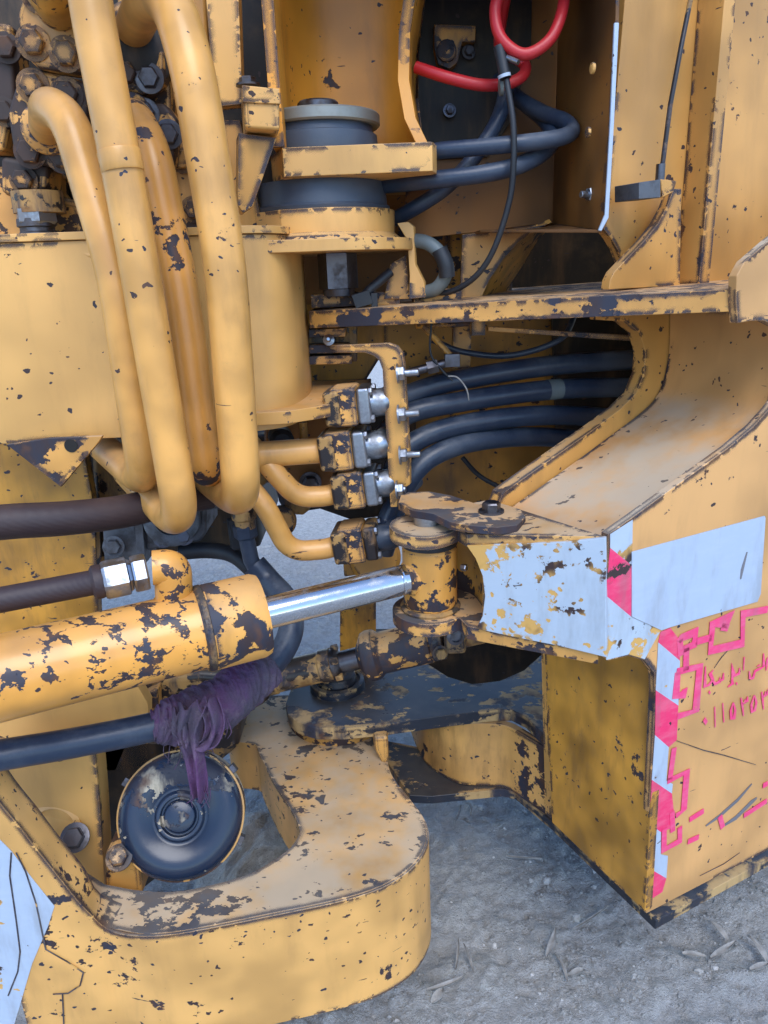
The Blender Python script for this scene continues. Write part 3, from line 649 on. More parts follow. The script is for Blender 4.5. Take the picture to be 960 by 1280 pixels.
plate('corner_bracket', [A(x, y, 1.19) for x, y in [(8, 556), (60, 548), (128, 545), (124, 552), (76, 609)]] , (0, .01, 0), 'yel_worn', LF, .001)
lathe('bracket_hole', A(89, 557, 1.19) + V((0, -.0006, 0)), (0, -1, 0), [(.011, 0), (.011, .0008)], 'dark', LF, 20)
# upper mount seat
MX, MY = A(404, 290, 1.45).x, 1.45
def MZ(y): return A(404, y, 1.45 - .13).z
zf0, zf1 = A(404, 314, 1.29).z, A(404, 298, 1.29).z
fl = [V((MX + .165 * math.cos(R_(a)), MY + .165 * math.sin(R_(a)), zf0)) for a in range(-125, 70, 9)]
fl = [V((MX - .19, 1.27, zf0)), V((MX - .10, 1.27, zf0))] + fl[3:] + [V((MX - .19, MY + .165, zf0))]
plate('mount_flange', fl, (0, 0, zf1 - zf0), 'yel_clean', LF, .003)
zs = A(404, 259, 1.32).z
seat = [V((MX + .132 * math.cos(R_(a)), MY + .132 * math.sin(R_(a)), zf1)) for a in [-150, -118, -84, -70, -56, -42, -28, -14, 0, 20, 45, 70, 100, 140, 180]]
plate('mount_seat', seat, (0, 0, zs - zf1), 'yel_clean', LF, .004, 25)
lathe('mount_weld', V((MX, MY, zf1)), (0, 0, 1), [(.146, 0), (.138, .006), (.131, .012)], 'yel_clean', LF, 48)
box('flange_step', V((MX - .16, 1.30, zf1 + .008)), (.06, 0, 0), (0, .02, 0), (0, 0, .008), 'yel_clean', LF, .002)
# stop block, upright and strut at the left of the mount
plate('upright', [A(x, y, 1.36) for x, y in [(252, -70), (296, -70), (303, 130), (268, 134)]], (0, .03, 0), 'yel_clean', LF, .003)
c = A(309, 138, 1.30)
plate('stop_block', [A(x, y, 1.24) for x, y in [(303, 110), (349, 114), (350, 163), (306, 160)]], (-.025, .14, 0), 'yel_clean', LF, .005)
plate('stop_cap', [A(x, y, 1.236) for x, y in [(302, 106), (349, 111), (350, 130), (303, 128)]], (-.026, .15, 0), 'yel_clean', LF, .003)
bolt(A(310, 107, 1.34), (0, 0, 1), .014, .012, 'steel_dark', LF)
plate('strut', [A(x, y, 1.27) for x, y in [(298, 166), (346, 172), (316, 258), (304, 266), (297, 256)]], (-.012, .05, 0), 'yel', LF, .003)
plate('strut_back', [A(x, y, 1.38) for x, y in [(275, 150), (300, 150), (330, 290), (275, 296)]], (0, .02, 0), 'yel', LF, .003)
plate('hinge_back', [A(x, y, 1.80) for x, y in [(330, 200), (560, 200), (560, 400), (330, 400)]], (0, .03, 0), 'yel_dark', LF, .003)
plate('upper_hinge_block', [A(x, y, 1.52) for x, y in [(386, 404), (446, 404), (446, 452), (386, 452)]], (0, .05, 0), 'grease', LF, .004)
for k, y in enumerate((412, 432, 446)):
    plate('hinge_shim', [A(x, yy, 1.47) for x, yy in [(386, y), (432 + 4 * k, y - 2), (432 + 4 * k, y + 9), (386, y + 10)]], (0, .05, 0), 'yel_worn', LF, .003)
lathe('grease_nipple', A(411, 425, 1.455), (0, -1, .2), [(.011, 0), (.011, .004), (.005, .006), (.005, .014), (.003, .016)], 'steel', LF, 16)

# ------------------------------------------------------------------ rubber mount between beam and cab bracket
MT = thing('rubber_mount', 'two black rubber discs under a round galvanized washer on the upper beam', 'mount', (MX, MY, zs))
def my(y, d=1.34): return A(410, y, d).z
z1, z2, z3, z4, z5 = my(222), my(185), my(146), my(128), my(113)
lathe('lower_rubber', V((MX, MY, zs)), (0, 0, 1), [(.122, 0), (.124, .006), (.119, .010), (.117, (z1 - zs) * .8), (.115, z1 - zs)], 'mount', MT, 56)
lathe('upper_rubber', V((MX + .006, MY, z2)), (0, 0, 1), [(.099, 0), (.101, .01), (.099, (z3 - z2) - .014), (.094, z3 - z2 - .012), (.092, z3 - z2)], 'mount', MT, 56)
lathe('washer', V((MX + .008, MY, z3)), (0, 0, 1), [(.100, 0), (.103, .003), (.103, z4 - z3 - .003), (.100, z4 - z3)], 'zinc', MT, 56)
lathe('bolt_head', V((MX + .004, MY, z4)), (0, 0, 1), [(.036, 0), (.036, .020), (.033, .023)], 'steel_dark', MT, 30)
lathe('nut', V((MX + .024, MY - .02, zf0 - .062)), (0, 0, 1), [(.036, 0), (.036, .055), (.036, .061)], 'steel_dark', MT, hexa=True, smooth=20)
lathe('nut_washer', V((MX + .024, MY - .02, zf0 - .075)), (0, 0, 1), [(.028, 0), (.03, .012)], 'steel_dark', MT, 26)

# ------------------------------------------------------------------ cab bracket with hood
CB = thing('cab', 'pale yellow cab bracket with concave hood resting on the rubber mount', 'cab', (MX, MY, z1))
cpz = z1
f0, f1 = A(355, 218, 1.31), A(541, 221, 1.31)
cpl = [V((f0.x - .03, f0.y + .09, cpz)), V((f0.x, f0.y, cpz)), V((f1.x, f1.y, cpz)), V((f1.x + .01, f1.y + .04, cpz)), V((f1.x + .02, 1.68, cpz)), V((f0.x - .06, 1.68, cpz))]
plate('base_plate', cpl, (0, 0, z2 - cpz - .001), 'yel_clean', CB, .004)
hx0, hx1 = A(337, 150, 1.30).x, A(536, 150, 1.30).x
hp = fillet([V((hx0, 1.31, 0)), V((hx0 - .01, 1.62, 0)), V((hx1 + .03, 1.62, 0)), V((hx1, 1.33, 0))], .16, 10)
hv = []; hf = []
zs_ = [z2, z2 + .04, z2 + .10, z2 + .17, z2 + .24, z2 + .34, z2 + .44]
hn = path_normals(hp, 1)
nn_ = len(hp)
for zi, z in enumerate(zs_):
    for i, p in enumerate(hp):
        t = i / (nn_ - 1)
        fy = 0
        if t > .93: fy = [.0, .012, .03, .035, .02, -.02, -.06][zi] * 1.2
        dx = [.0, -.018, -.026, -.022, -.008, .02, .05][zi] if t > .6 else 0
        q = V((p.x + dx * (t - .6) / .4, p.y + fy, z)); hv += [q, q - hn[i] * .019]
nr = 2 * nn_
for zi in range(len(zs_) - 1):
    for i in range(nn_ - 1):
        a = zi * nr + 2 * i; b = a + nr
        hf += [(a, a + 2, b + 2, b), (a + 1, b + 1, b + 3, a + 3)]
    a = zi * nr; b = a + nr
    hf += [(a, b, b + 1, a + 1), (a + nr - 2, a + nr - 1, b + nr - 1, b + nr - 2)]
for i in range(nn_ - 1):
    a = 2 * i; b = (len(zs_) - 1) * nr + a
    hf += [(a, a + 1, a + 3, a + 2), (b, b + 2, b + 3, b + 1)]
mk('hood', hv, hf, 'hood', CB, 50, .003)
zc = z2 + .56
plate('hood_shade_roof', [V((hx0 - .05, 1.30, zc - .12)), V((hx1 + .09, 1.30, zc - .12)), V((hx1 + .09, 1.70, zc - .12)), V((hx0 - .05, 1.70, zc - .12))], (0, 0, .03), 'yel', CB, .004)  # unseen roof, added to darken the inside of the hood

# ------------------------------------------------------------------ control valve and steel tubes at the upper left
CV = thing('control_valve', 'flaking yellow hydraulic valve block with bolted flanges at the upper left', 'valve', (-.6, 1.45, zt_ + .012))
plate('valve_backing', [A(x, y, 1.52) for x, y in [(-120, -160), (352, -160), (352, 300), (-120, 320)]], (0, .12, 0), 'dark', CV, .01)  # near-black backing, standing for the shade between the valve parts
plate('valve_block', [A(x, y, 1.42) for x, y in [(-60, 205), (60, 210), (62, 245), (95, 250), (120, 300), (-60, 310)]], (0, .1, 0), 'valve', CV, .01)
plate('valve_block', [A(x, y, 1.45) for x, y in [(135, 40), (210, 40), (215, 140), (190, 300), (130, 300)]], (0, .08, 0), 'valve', CV, .01)
def flange(pts, Y, bolts, mat='valve', r=.019):
    f = plate('flange', [A(x, y, Y) for x, y in pts], (0, .045, 0), mat, CV, .008)
    for (x, y), m in bolts: bolt(A(x, y, Y - .002), (.12, -1, -.05), r, .017, m, CV)
flange([(38, -40), (20, 20), (32, 72), (46, 84), (98, 92), (108, 80), (120, -40)], 1.34, [((42, 54), 'valve'), ((83, 68), 'valve'), ((48, -6), 'valve')])
flange([(24, 86), (8, 140), (14, 180), (26, 200), (85, 214), (100, 200), (112, 112), (104, 100), (40, 84)], 1.36, [((42, 108), 'valve'), ((84, 118), 'valve'), ((38, 190), 'valve'), ((78, 196), 'valve')])
flange([(140, 60), (140, 110), (180, 120), (205, 100), (205, 60)], 1.40, [((187, 98), 'steel_dark'), ((158, 92), 'valve')], 'valve', .017)
flange([(160, 130), (150, 200), (215, 210), (222, 150), (205, 128)], 1.40, [((182, 142), 'steel_dark'), ((211, 168), 'steel_dark')], 'valve', .017)
lathe('port_nut', A(44, 262, 1.36), (0, 0, -1), [(.034, 0), (.034, .02), (.030, .024)], 'steel', CV, hexa=True, smooth=20)
lathe('port_stem', A(44, 274, 1.36), (0, 0, -1), [(.03, 0), (.031, .012), (.027, .014), (.027, .02), (.029, .022), (.029, .05)], 'steel_dark', CV, 26)
lathe('port_cap', A(46, 240, 1.37), (0, 0, -1), [(.042, 0), (.042, .034), (.03, .036)], 'grease', CV, 26)
lathe('spool_cap', A(175, 70, 1.44), (.1, -1, 0), [(.06, 0), (.06, .03), (.03, .05)], 'dark', CV, 30)
for pts, Y in (([(-50, 20), (14, 30), (18, 120), (4, 190), (-50, 190)], 1.40), ([(104, 60), (136, 66), (132, 300), (112, 300)], 1.46), ([(0, 195), (60, 205), (58, 236), (20, 250), (0, 240)], 1.38), ([(196, 175), (258, 180), (262, 296), (200, 296)], 1.48), ([(140, -60), (215, -60), (215, 50), (150, 50)], 1.46), ([(218, -60), (254, -60), (266, 170), (226, 170)], 1.50)):
    plate('valve_section', [A(x, y, Y) for x, y in pts], (0, .07, 0), 'valve', CV, .008)
for x, y, Y in ((8, 60, 1.395), (6, 140, 1.395), (120, 120, 1.455), (122, 200, 1.455), (30, 225, 1.375), (226, 200, 1.475), (242, 262, 1.475), (160, 20, 1.455), (150, 230, 1.445), (166, 280, 1.445)):
    bolt(A(x, y, Y), (.12, -1, -.05), .017, .016, 'valve', CV)
tube('port_tube', fillet([A(75, 10, 1.36), A(62, -20, 1.24), A(60, -90, 1.18)], .06), .036, 'yel_dirty', CV)
def steel_tube(label, pts, r, f, mat='yel_tube', weld=None):
    t = thing('steel_tube', label, 'tube', pts[-1], 'hydraulic tubes beside the beam')
    tube('tube', fillet(pts, f, 12), r, mat, t, 48)
    lathe('tube_collar', pts[0], pts[1] - pts[0], [(r * 1.45, 0), (r * 1.45, .008), (r * 1.05, .016)], 'yel_worn', t, 30)
    return t
steel_tube('shortest of the pale yellow tubes, bent from the left flange', [A(58, 162, 1.34), A(60, 130, 1.20), A(88, 150, 1.15), A(145, 340, 1.10), A(180, 585, 1.12), A(176, 600, 1.20), A(130, 560, 1.34)], .0265, .065)
steel_tube('long pale yellow tube passing in front of the others with the lowest bend', [A(100, -160, 1.30), A(98, -120, 1.10), A(112, 0, 1.075), A(160, 250, 1.06), A(226, 640, 1.06), A(216, 650, 1.13), A(160, 590, 1.30)], .0268, .065)
tb_ = [o for o in bpy.data.objects if o.name.startswith('steel_tube')][-1]
lathe('weld_ring', A(148, 188, 1.0612), A(152, 206, 1.0605) - A(148, 188, 1.0612), [(.0268, 0), (.0276, .002), (.0276, .024), (.0268, .026)], 'yel_tube', tb_, 40)
steel_tube('flaking yellow tube half hidden between two brighter ones', [A(165, 150, 1.40), A(168, 148, 1.25), A(190, 190, 1.19), A(228, 380, 1.16), A(254, 580, 1.15), A(262, 590, 1.20), A(300, 545, 1.40)], .0285, .07, 'yel_tube_worn')
steel_tube('thick yellow tube nearest the stop block, bent over at the top', [A(165, 40, 1.42), A(186, -6, 1.24), A(215, 0, 1.14), A(240, 80, 1.10), A(282, 330, 1.085), A(302, 612, 1.085), A(296, 624, 1.16), A(245, 585, 1.34)], .0295, .07)

# tubes that run on to the hose flanges
def cross_tube(label, pts, r): return steel_tube(label, pts, r, .05)
def hose_flange(label, px, py, Y, s, ang, elbow, hose_to=None, dark=False):
    ax = V((math.cos(ang), -.12, math.sin(ang))).normalized(); up = V((0, 0, 1)); up = (up - ax * up.dot(ax)).normalized(); sd_ = ax.cross(up)
    c = A(px, py, Y); t = thing('flange_joint', label, 'flange', c - up * .03, 'hose flanges left of the slotted bracket')
    box('flange_block', c, ax * .020 * s, sd_ * .030 * s, up * .029 * s, 'yel', t, .007)
    box('flange_back', c + ax * -.017 * s, ax * .012 * s, sd_ * .034 * s, up * .026 * s, 'grease', t, .006)
    box('flange_half', c + ax * .030 * s, ax * .010 * s, sd_ * .029 * s, up * .027 * s, 'grease' if dark else 'steel', t, .006)
    for k in (-1, 1):
        for j in (-1, 1):
            bolt(c + ax * .039 * s + up * .020 * s * k + sd_ * .021 * s * j, ax, .006 * s, .006, 'steel', t, False)
    e0 = c + ax * .036 * s
    pts = [e0, e0 + ax * .024 * s, e0 + ax * .034 * s + sd_ * -.02 * s + V((0, .03, 0))]
    tube('elbow', fillet(pts, .02, 8), .021 * s, 'hose' if dark else 'steel', t, 20)
    return c, ax
JY = 1.33
j1, a1 = hose_flange('yellow hose flange just under the beam foot, uppermost of four', 433, 506, JY, 1.2, .06, 0)
j2, a2 = hose_flange('yellow hose flange on the straight tube, second from the top', 427, 560, JY, 1.25, .08, 0)
j3, a3 = hose_flange('yellow hose flange on the short curved tube, third from the top', 442, 608, JY, 1.22, .10, 0)
j4, a4 = hose_flange('yellow hose flange with blue-black half, lowest of the four', 442, 676, JY, 1.22, .12, 0, dark=True)
steel_tube('straight yellow tube running level to the second hose flange', [A(426, 561, JY) - a2 * .02, A(300, 570, 1.30), A(250, 575, 1.36)], .0235, .04)
steel_tube('short yellow tube curving to the third hose flange', [A(442, 611, JY) - a3 * .02, A(410, 620, 1.32), A(372, 622, 1.31), A(338, 585, 1.30), A(300, 540, 1.36)], .0195, .06)
steel_tube('yellow tube swooping down to the lowest hose flange', [A(442, 677, JY) - a4 * .02, A(410, 686, 1.32), A(362, 690, 1.31), A(328, 625, 1.29), A(290, 590, 1.33)], .0195, .06)
steel_tube('mostly hidden tube running behind the beam foot to the top flange', [A(433, 506, JY) - a1 * .02, A(405, 510, 1.35), A(300, 520, 1.42)], .018, .04)

# bent bracket with studs
BR = thing('slotted_bracket', 'tall yellow bent bracket with four studs in front of the hoses', 'bracket', A(492, 634, 1.30))
nb = V((-.25, -.97, 0))
plate('bracket_plate', [PL(x, y, A(492, 520, 1.30), nb) for x, y in [(478, 462), (474, 451), (467, 445), (456, 441), (421, 441), (420, 432), (485, 429), (496, 433), (503, 442), (505, 456), (512, 575), (512, 606), (497, 616), (496, 634), (488, 634)]], (.004, .014, 0), 'yel', BR, .003)
for x, y in ((497, 467), (498, 518), (500, 569), (496, 612)):
    bolt(A(x, y, 1.285), (1, -.12, .05), .0125, .013, 'steel', BR, stud=.024 if y < 600 else .004)

# ------------------------------------------------------------------ hoses
def hose(label, pts, r, mat='hose', n=10, group=None, cat='hose', fit=None):
    pts = [V(p) for p in pts]
    o = tube('hose', catmull(pts, n), r, mat, None, 20)
    tag(o, label, cat, group); return o
G = 'thick hoses inside the frame opening'
hose('uppermost thick blue-black hose crossing the frame opening', [j1 + a1 * .07 + V((0, .03, 0)), A(500, 497, 1.42), A(560, 478, 1.44), A(680, 458, 1.48), A(790, 450, 1.54), A(880, 450, 1.65)], .0200, group=G)
h2 = hose('thick blue-black hose with a pale scuff, second from the top', [j2 + a2 * .07 + V((0, .03, 0)), A(505, 520, 1.40), A(560, 505, 1.42), A(680, 488, 1.47), A(790, 484, 1.54), A(880, 485, 1.66)], .0200, group=G)
tube('scuff_tape', [A(684, 487.5, 1.472), A(700, 486, 1.48)], .0206, 'grey_hose', h2, 20)
hose('thick blue-black hose third from the top in the frame opening', [j3 + a3 * .07 + V((0, .03, 0)), A(505, 562, 1.39), A(560, 535, 1.42), A(660, 520, 1.46), A(760, 522, 1.54), A(860, 535, 1.65)], .0200, group=G)
hose('lowest thick hose, arching down behind the slotted bracket', [A(480, 690, 1.40), A(505, 612, 1.38), A(545, 568, 1.40), A(620, 548, 1.45), A(720, 550, 1.54), A(830, 580, 1.65)], .0200, group=G)
hose('thick dark hose rising from the lowest flange', [j4 + a4 * .06, A(480, 655, 1.36), A(495, 625, 1.38), A(520, 600, 1.44)], .0165)
plate_l = S
hose('thin black cable bending low under the lowest hose', [A(578, 572, 1.55), A(600, 595, 1.55), A(640, 616, 1.55), A(680, 630, 1.58)], .005, 'rubber', cat='cable')
hose('thin black tube sagging below the deck plate', [A(540, 425, 1.5), A(580, 440, 1.5), A(640, 444, 1.5), A(700, 424, 1.5), A(720, 390, 1.55)], .006, 'hose', cat='tube')
hose('thin dry twig caught in front of the hoses', [A(560, 470, 1.37), A(572, 472, 1.36), A(583, 486, 1.36), A(586, 500, 1.37)], .0014, 'leaf', cat='twig')
hose('thin wire hanging beside the cavity strut', [A(540, 396, 1.37), A(538, 440, 1.37), A(552, 462, 1.37), A(566, 476, 1.37)], .002, 'rubber', cat='wire')
tl = thing('tie_bolt', 'dirty steel tie bolt with nut above the upper hose', 'bolt', A(540, 470, 1.39))
tube('shank', [A(510, 466, 1.38), A(560, 453, 1.38)], .008, 'steel_dark', tl, 14)
lathe('nut', A(534, 460, 1.38), A(560, 453, 1.38) - A(510, 466, 1.38), [(.013, 0), (.013, .02)], 'steel_dark', tl, hexa=True)
tube('lever', [A(530, 408, 1.40), A(566, 448, 1.38)], .006, 'yel_dirty', tl, 12)
box('lever_end', A(565, 450, 1.38), (.014, 0, 0), (0, .01, 0), (0, 0, .012), 'steel_dark', tl)

hose('red hose looping down at the top of the box', [A(655, -60, 1.40), A(625, -10, 1.37), A(619, 20, 1.36), A(628, 50, 1.35), A(655, 68, 1.34), A(685, 52, 1.34), A(701, 20, 1.35), A(706, -20, 1.38), A(700, -70, 1.42)], .0092, 'red', group='red hoses in the box')
hose('red hose bent sideways behind the black cable joint', [A(520, 84, 1.42), A(560, 97, 1.40), A(600, 106, 1.40), A(632, 105, 1.41), A(652, 96, 1.42), A(657, 84, 1.44), A(648, 74, 1.45), A(625, 60, 1.47), A(628, 20, 1.5), A(640, -40, 1.5)], .0095, 'red', group='red hoses in the box')
hose('blue-black hose looping to a sharp bend in the box', [A(480, 206, 1.42), A(540, 190, 1.38), A(600, 184, 1.36), A(660, 178, 1.35), A(700, 172, 1.36), A(715, 164, 1.39), A(706, 152, 1.42), A(680, 142, 1.46), A(650, 125, 1.5), A(620, 100, 1.54)], .0135, 'hose', group='dark hoses in the box')
hose('blue-black hose curving under the sharp bend', [A(470, 232, 1.44), A(530, 226, 1.38), A(600, 218, 1.36), A(650, 206, 1.37), A(684, 186, 1.40), A(690, 168, 1.44), A(682, 150, 1.48), A(660, 132, 1.52)], .0145, 'hose', group='dark hoses in the box')
hose('blue-black hose slanting down to the left behind the loops', [A(636, 100, 1.48), A(622, 150, 1.45), A(590, 200, 1.43), A(555, 236, 1.44), A(515, 262, 1.46), A(480, 280, 1.5)], .0135, 'hose', group='dark hoses in the box')
CJ = thing('cable_joint', 'black cable with taped joint hanging from the red hose', 'cable', A(560, 366, 1.40))
tube('cable', catmull([A(633, 100, 1.345), A(641, 150, 1.335), A(642, 200, 1.335), A(637, 250, 1.345), A(618, 310, 1.36), A(595, 345, 1.38), A(565, 364, 1.41), A(540, 366, 1.44)], 8), .0052, 'rubber', CJ, 14)
tube('joint', [A(624, 58, 1.352), A(632, 98, 1.345)], .0095, 'rubber', CJ, 16)
lathe('clip', A(630, 93, 1.344), A(632, 100, 1.344) - A(630, 90, 1.344), [(.0105, 0), (.0105, .005)], 'white', CJ, 16)
lathe('hose_clamp', A(624, 110, 1.385), (1, 0, .1), [(.0125, 0), (.0125, .006)], 'zinc', CJ, 18)
tube('valve_stem', [A(634, 72, 1.345), A(648, 78, 1.33)], .004, 'steel', CJ, 12)
DV = thing('pump', 'dim yellow pump housing with round boss deep in the box', 'pump', A(560, 90, 1.585))
plate('housing', [A(x, y, 1.56) for x, y in [(543, 30), (595, 32), (594, 52), (578, 52), (572, 78), (562, 86), (548, 80), (543, 60)]], (0, .03, 0), 'yel_dirty', DV, .004)
lathe('boss', A(558, 64, 1.56), (0, -1, 0), [(.018, 0), (.018, .006), (.014, .008)], 'yel_dirty', DV, 24)
for x, y in ((586, 65), (562, 138)):
    bolt(A(x, y, 1.575), (.1, -1, .1), .009, .01, 'steel_dark', DV)
plate('shade_sheet', [A(x, y, 1.59) for x, y in [(520, -160), (668, -160), (664, 60), (640, 150), (610, 196), (520, 200)]], (0, .008, 0), 'dark', DV, .004)  # black sheet painted for the darkness behind the hoses
GH = thing('grey_hose', 'short grey-green hose bent under a black sleeve beside the flange', 'hose', A(545, 362, 1.42))
tube('hose', catmull([A(512, 300, 1.44), A(535, 304, 1.42), A(552, 320, 1.41), A(557, 342, 1.41), A(546, 360, 1.42), A(528, 366, 1.44)], 8), .0125, 'grey_hose', GH)
tube('sleeve', catmull([A(549, 312, 1.405), A(557, 330, 1.402), A(559, 346, 1.404)], 6), .0145, 'rubber', GH)
BK = thing('bulkhead_tab', 'bent pale yellow tab standing on the deck plate', 'bracket', A(520, 372, 1.43))
plate('tab', [A(x, y, 1.42) for x, y in [(496, 279), (510, 277), (517, 283), (519, 330), (530, 352), (532, 372), (511, 374), (512, 345), (509, 300)]], (.004, .012, 0), 'yel_clean', BK, .002)
plate('tab_foot', [A(x, y, 1.44) for x, y in [(488, 330), (508, 318), (512, 374), (480, 374)]], (0, .012, 0), 'yel_worn', BK, .002)
CL = thing('cable_clip', 'black plastic clip and cable beside the nut under the flange', 'clip', A(455, 380, 1.41))
tube('cable', [A(452, 374, 1.40), A(462, 362, 1.40), A(488, 340, 1.42)], .0085, 'rubber', CL, 14)
box('clip', A(453, 374, 1.40), (.016, 0, .004), (0, .012, 0), (-.004, 0, .012), 'rubber', CL, .004)
box('clip_arm', A(468, 376, 1.40), (.006, 0, 0), (0, .01, 0), (0, 0, .014), 'rubber', CL, .003)

# grease line on the tower
GL = thing('grease_line', 'rusty thin grease pipe ending in a small block on the tower', 'pipe', T(822, 247, .22))
q0 = T(826, 222, TO - .055)
tube('pipe', [q0, T(838, 130, TO - .055), T(851, 60, TO - .05), T(863, 0, TO - .045), T(872, -60, TO - .045)], .004, 'grease', GL, 12)
tube('pipe_end', [T(824, 236, TO - .055), T(826, 205, TO - .055)], .0075, 'steel_dark', GL, 12)
plate('block', [T(799, 228, TO - .08), T(826, 224, TO - .08), T(826, 247, TO - .08), T(799, 249, TO - .08)], dE * .055, 'cast', GL, .003)
plate('block_side', [T(826, 224, TO - .07), T(846, 226, TO - .07), T(842, 240, TO - .07), T(828, 247, TO - .07)], dE * .03, 'yel', GL, .003)

# ------------------------------------------------------------------ steering cylinder
P0 = A(0, 849, .90); P1 = A(265, 783, 1.02); ax = (P1 - P0).normalized()
rodend = V((EYE.x, EYE.y, 0)); s_ = ((EYE.x - P1.x) / ax.x)
eyec = A(541, 716, 1.165)
ax2 = (eyec - P1).normalized()
SC = thing('steering_cylinder', 'chipped yellow steering cylinder with polished rod pinned to the bracket', 'cylinder', P1 - V((0, 0, .07)))
g0 = (A(258, 786, 1.02) - P1).dot(ax2)
start = -((P1 - A(-150, 889, .84)).length)
lathe('barrel', P1, ax2, [(.060, start), (.060, g0 - .02), (.0615, g0 - .012), (.0615, g0)], 'yel_cyl', SC, 64)
g1 = g0 + .088
lathe('gland', P1, ax2, [(.0635, g0 - .002), (.066, g0 + .004), (.066, g1 - .010), (.0625, g1 - .001), (.034, g1 + .001), (.030, g1 - .004)], 'yel_gland', SC, 64)
lathe('gland_seam', P1, ax2, [(.0635, g0 - .010), (.0668, g0 - .006), (.0668, g0 + .001), (.064, g0 + .003)], 'grease', SC, 64)
LE = (eyec - P1).length
lathe('rod', P1, ax2, [(.0255, g1 - .02), (.0255, LE - .066), (.0240, LE - .064), (.0240, LE - .062), (.0255, LE - .060), (.0255, LE - .005)], 'chrome', SC, 56)
lathe('rod_eye', V((EYE.x, EYE.y, .952)), (0, 0, 1), [(.042, 0), (.046, .006), (.046, .104), (.043, .108), (.043, .112), (.045, .114), (.045, .120)], 'yel_gland', SC, 48)
lathe('rod_weld', P1, ax2, [(.026, LE - .052), (.031, LE - .046), (.032, LE - .03), (.03, LE - .02)], 'yel_gland', SC, 40)
lathe('eye_seal', V((EYE.x, EYE.y, .944)), (0, 0, 1), [(.050, 0), (.052, .006), (.047, .009)], 'grease', SC, 48)
lathe('eye_seal', V((EYE.x, EYE.y, 1.062)), (0, 0, 1), [(.046, 0), (.048, .003), (.048, .008), (.046, .010)], 'rubber', SC, 48)
lathe('pin', V((EYE.x, EYE.y, .915)), (0, 0, 1), [(.025, 0), (.025, EYE.z - .915 + .017)], 'steel', SC, 32)
bolt(A(577, 709, 1.15), (.8, -.6, .1), .006, .01, 'steel', SC, False, 'grease_nipple')
# port boss and elbow
pb = A(213, 712, 1.02)
ub = V((0, 0, 1)); ub = (ub - ax2 * ub.dot(ax2)).normalized()
pbase = A(216, 752, 1.02)
tube('port_elbow', fillet([pbase - ub * .02, A(216, 708, 1.015), A(208, 706, 1.015) - ax2 * .02], .018, 8), lambda t: .0275 - .002 * t, 'yel_cyl', SC, 32)
lathe('port_weld', pbase - ub * .008, ub, [(.036, 0), (.031, .012), (.027, .016)], 'yel_cyl', SC, 32)
# hose to the port
HF = A(184, 714, 1.015); hd = (A(128, 726, .99) - HF).normalized()
PH = thing('port_hose', 'purple-brown hose with two hex nuts screwed into the cylinder port', 'hose', HF - V((0, 0, .03)))
lathe('hex_nut', HF, hd, [(.026, 0), (.0275, .003), (.0275, .018), (.026, .021)], 'steel', PH, hexa=True, smooth=20)
lathe('hex_nut', HF + hd * .022, hd, [(.022, 0), (.024, .004), (.0285, .006), (.0285, .036), (.0265, .040)], 'steel', PH, hexa=True, smooth=20)
lathe('ferrule', HF + hd * .062, hd, [(.024, 0), (.025, .004), (.025, .012), (.021, .016)], 'hose_brown', PH, 26)
tube('hose', catmull([HF + hd * .06, A(80, 735, .985), A(0, 750, .96), A(-120, 772, .92)], 8), .0185, 'hose_brown', PH, 24)
hose('wide purple-brown braided hose emerging left of the tubes', [A(-140, 668, 1.02), A(0, 653, 1.08), A(80, 648, 1.12), A(150, 640, 1.17), A(205, 628, 1.22), A(260, 618, 1.3)], .0275, 'hose_brown')

# ------------------------------------------------------------------ transmission castings behind the tubes
TR = thing('pump_casting', 'dark grey pump casting with bolted ring behind the tube bends', 'pump', A(215, 700, 1.42))
plate('body', [A(x, y, 1.42) for x, y in [(180, 640), (225, 625), (258, 628), (258, 665), (250, 678), (205, 685), (180, 690)]], (0, .12, 0), 'cast', TR, .008)
lathe('ring', A(215, 648, 1.405), (.2, -1, .35), [(.056, -.01), (.056, .006), (.050, .010), (.034, .010), (.032, -.002)], 'cast', TR, 36)
tube('neck', [A(215, 648, 1.41), A(213, 640, 1.36), A(214, 615, 1.33)], .031, 'cast', TR, 24)
for x, y in ((204, 673), (230, 670)): bolt(A(x, y, 1.40), (.2, -1, .3), .014, .014, 'steel_dark', TR)
plate('side_casting', [A(x, y, 1.46) for x, y in [(126, 640), (170, 655), (176, 690), (172, 720), (130, 720)]], (0, .1, 0), 'cast', TR, .008)
plate('web', [A(x, y, 1.40) for x, y in [(168, 650), (178, 650), (182, 705), (172, 708)]], (0, .08, 0), 'cast', TR, .004)
bolt(A(142, 683, 1.44), (.2, -1, .2), .016, .016, 'cast', TR)
tube('pipe', [A(250, 632, 1.45), A(284, 626, 1.45)], .012, 'steel', TR, 16)
DM = thing('transmission_housing', 'dark greasy transmission housing and shade backing deep behind the tubes and beam', 'housing', (-.5, 1.8, 1.0))
box('housing', (-.95, 2.05, 1.55), (.62, 0, 0), (0, .2, 0), (0, 0, .75), 'dark', DM, .03)  # dark mass added so the gaps between the pipes stay in shade
plate('housing_foot', [A(x, y, 1.62) for x, y in [(110, 540), (300, 545), (390, 545), (410, 600), (380, 650), (350, 640), (340, 600), (290, 640), (190, 640), (120, 720)]], (0, .12, 0), 'grease', DM, .02)
lathe('housing_cap', A(352, 650, 1.58), (.1, -1, .2), [(.034, 0), (.034, .03), (.028, .036)], 'yel_worn', DM, 26)
bolt(A(388, 603, 1.50), (.1, -1, 0), .017, .02, 'steel_dark', DM)
plate('housing_plate', [A(x, y, 1.52) for x, y in [(330, 520), (420, 520), (425, 600), (400, 632), (365, 632), (330, 560)]], (0, .03, 0), 'yel_dark', DM, .006)
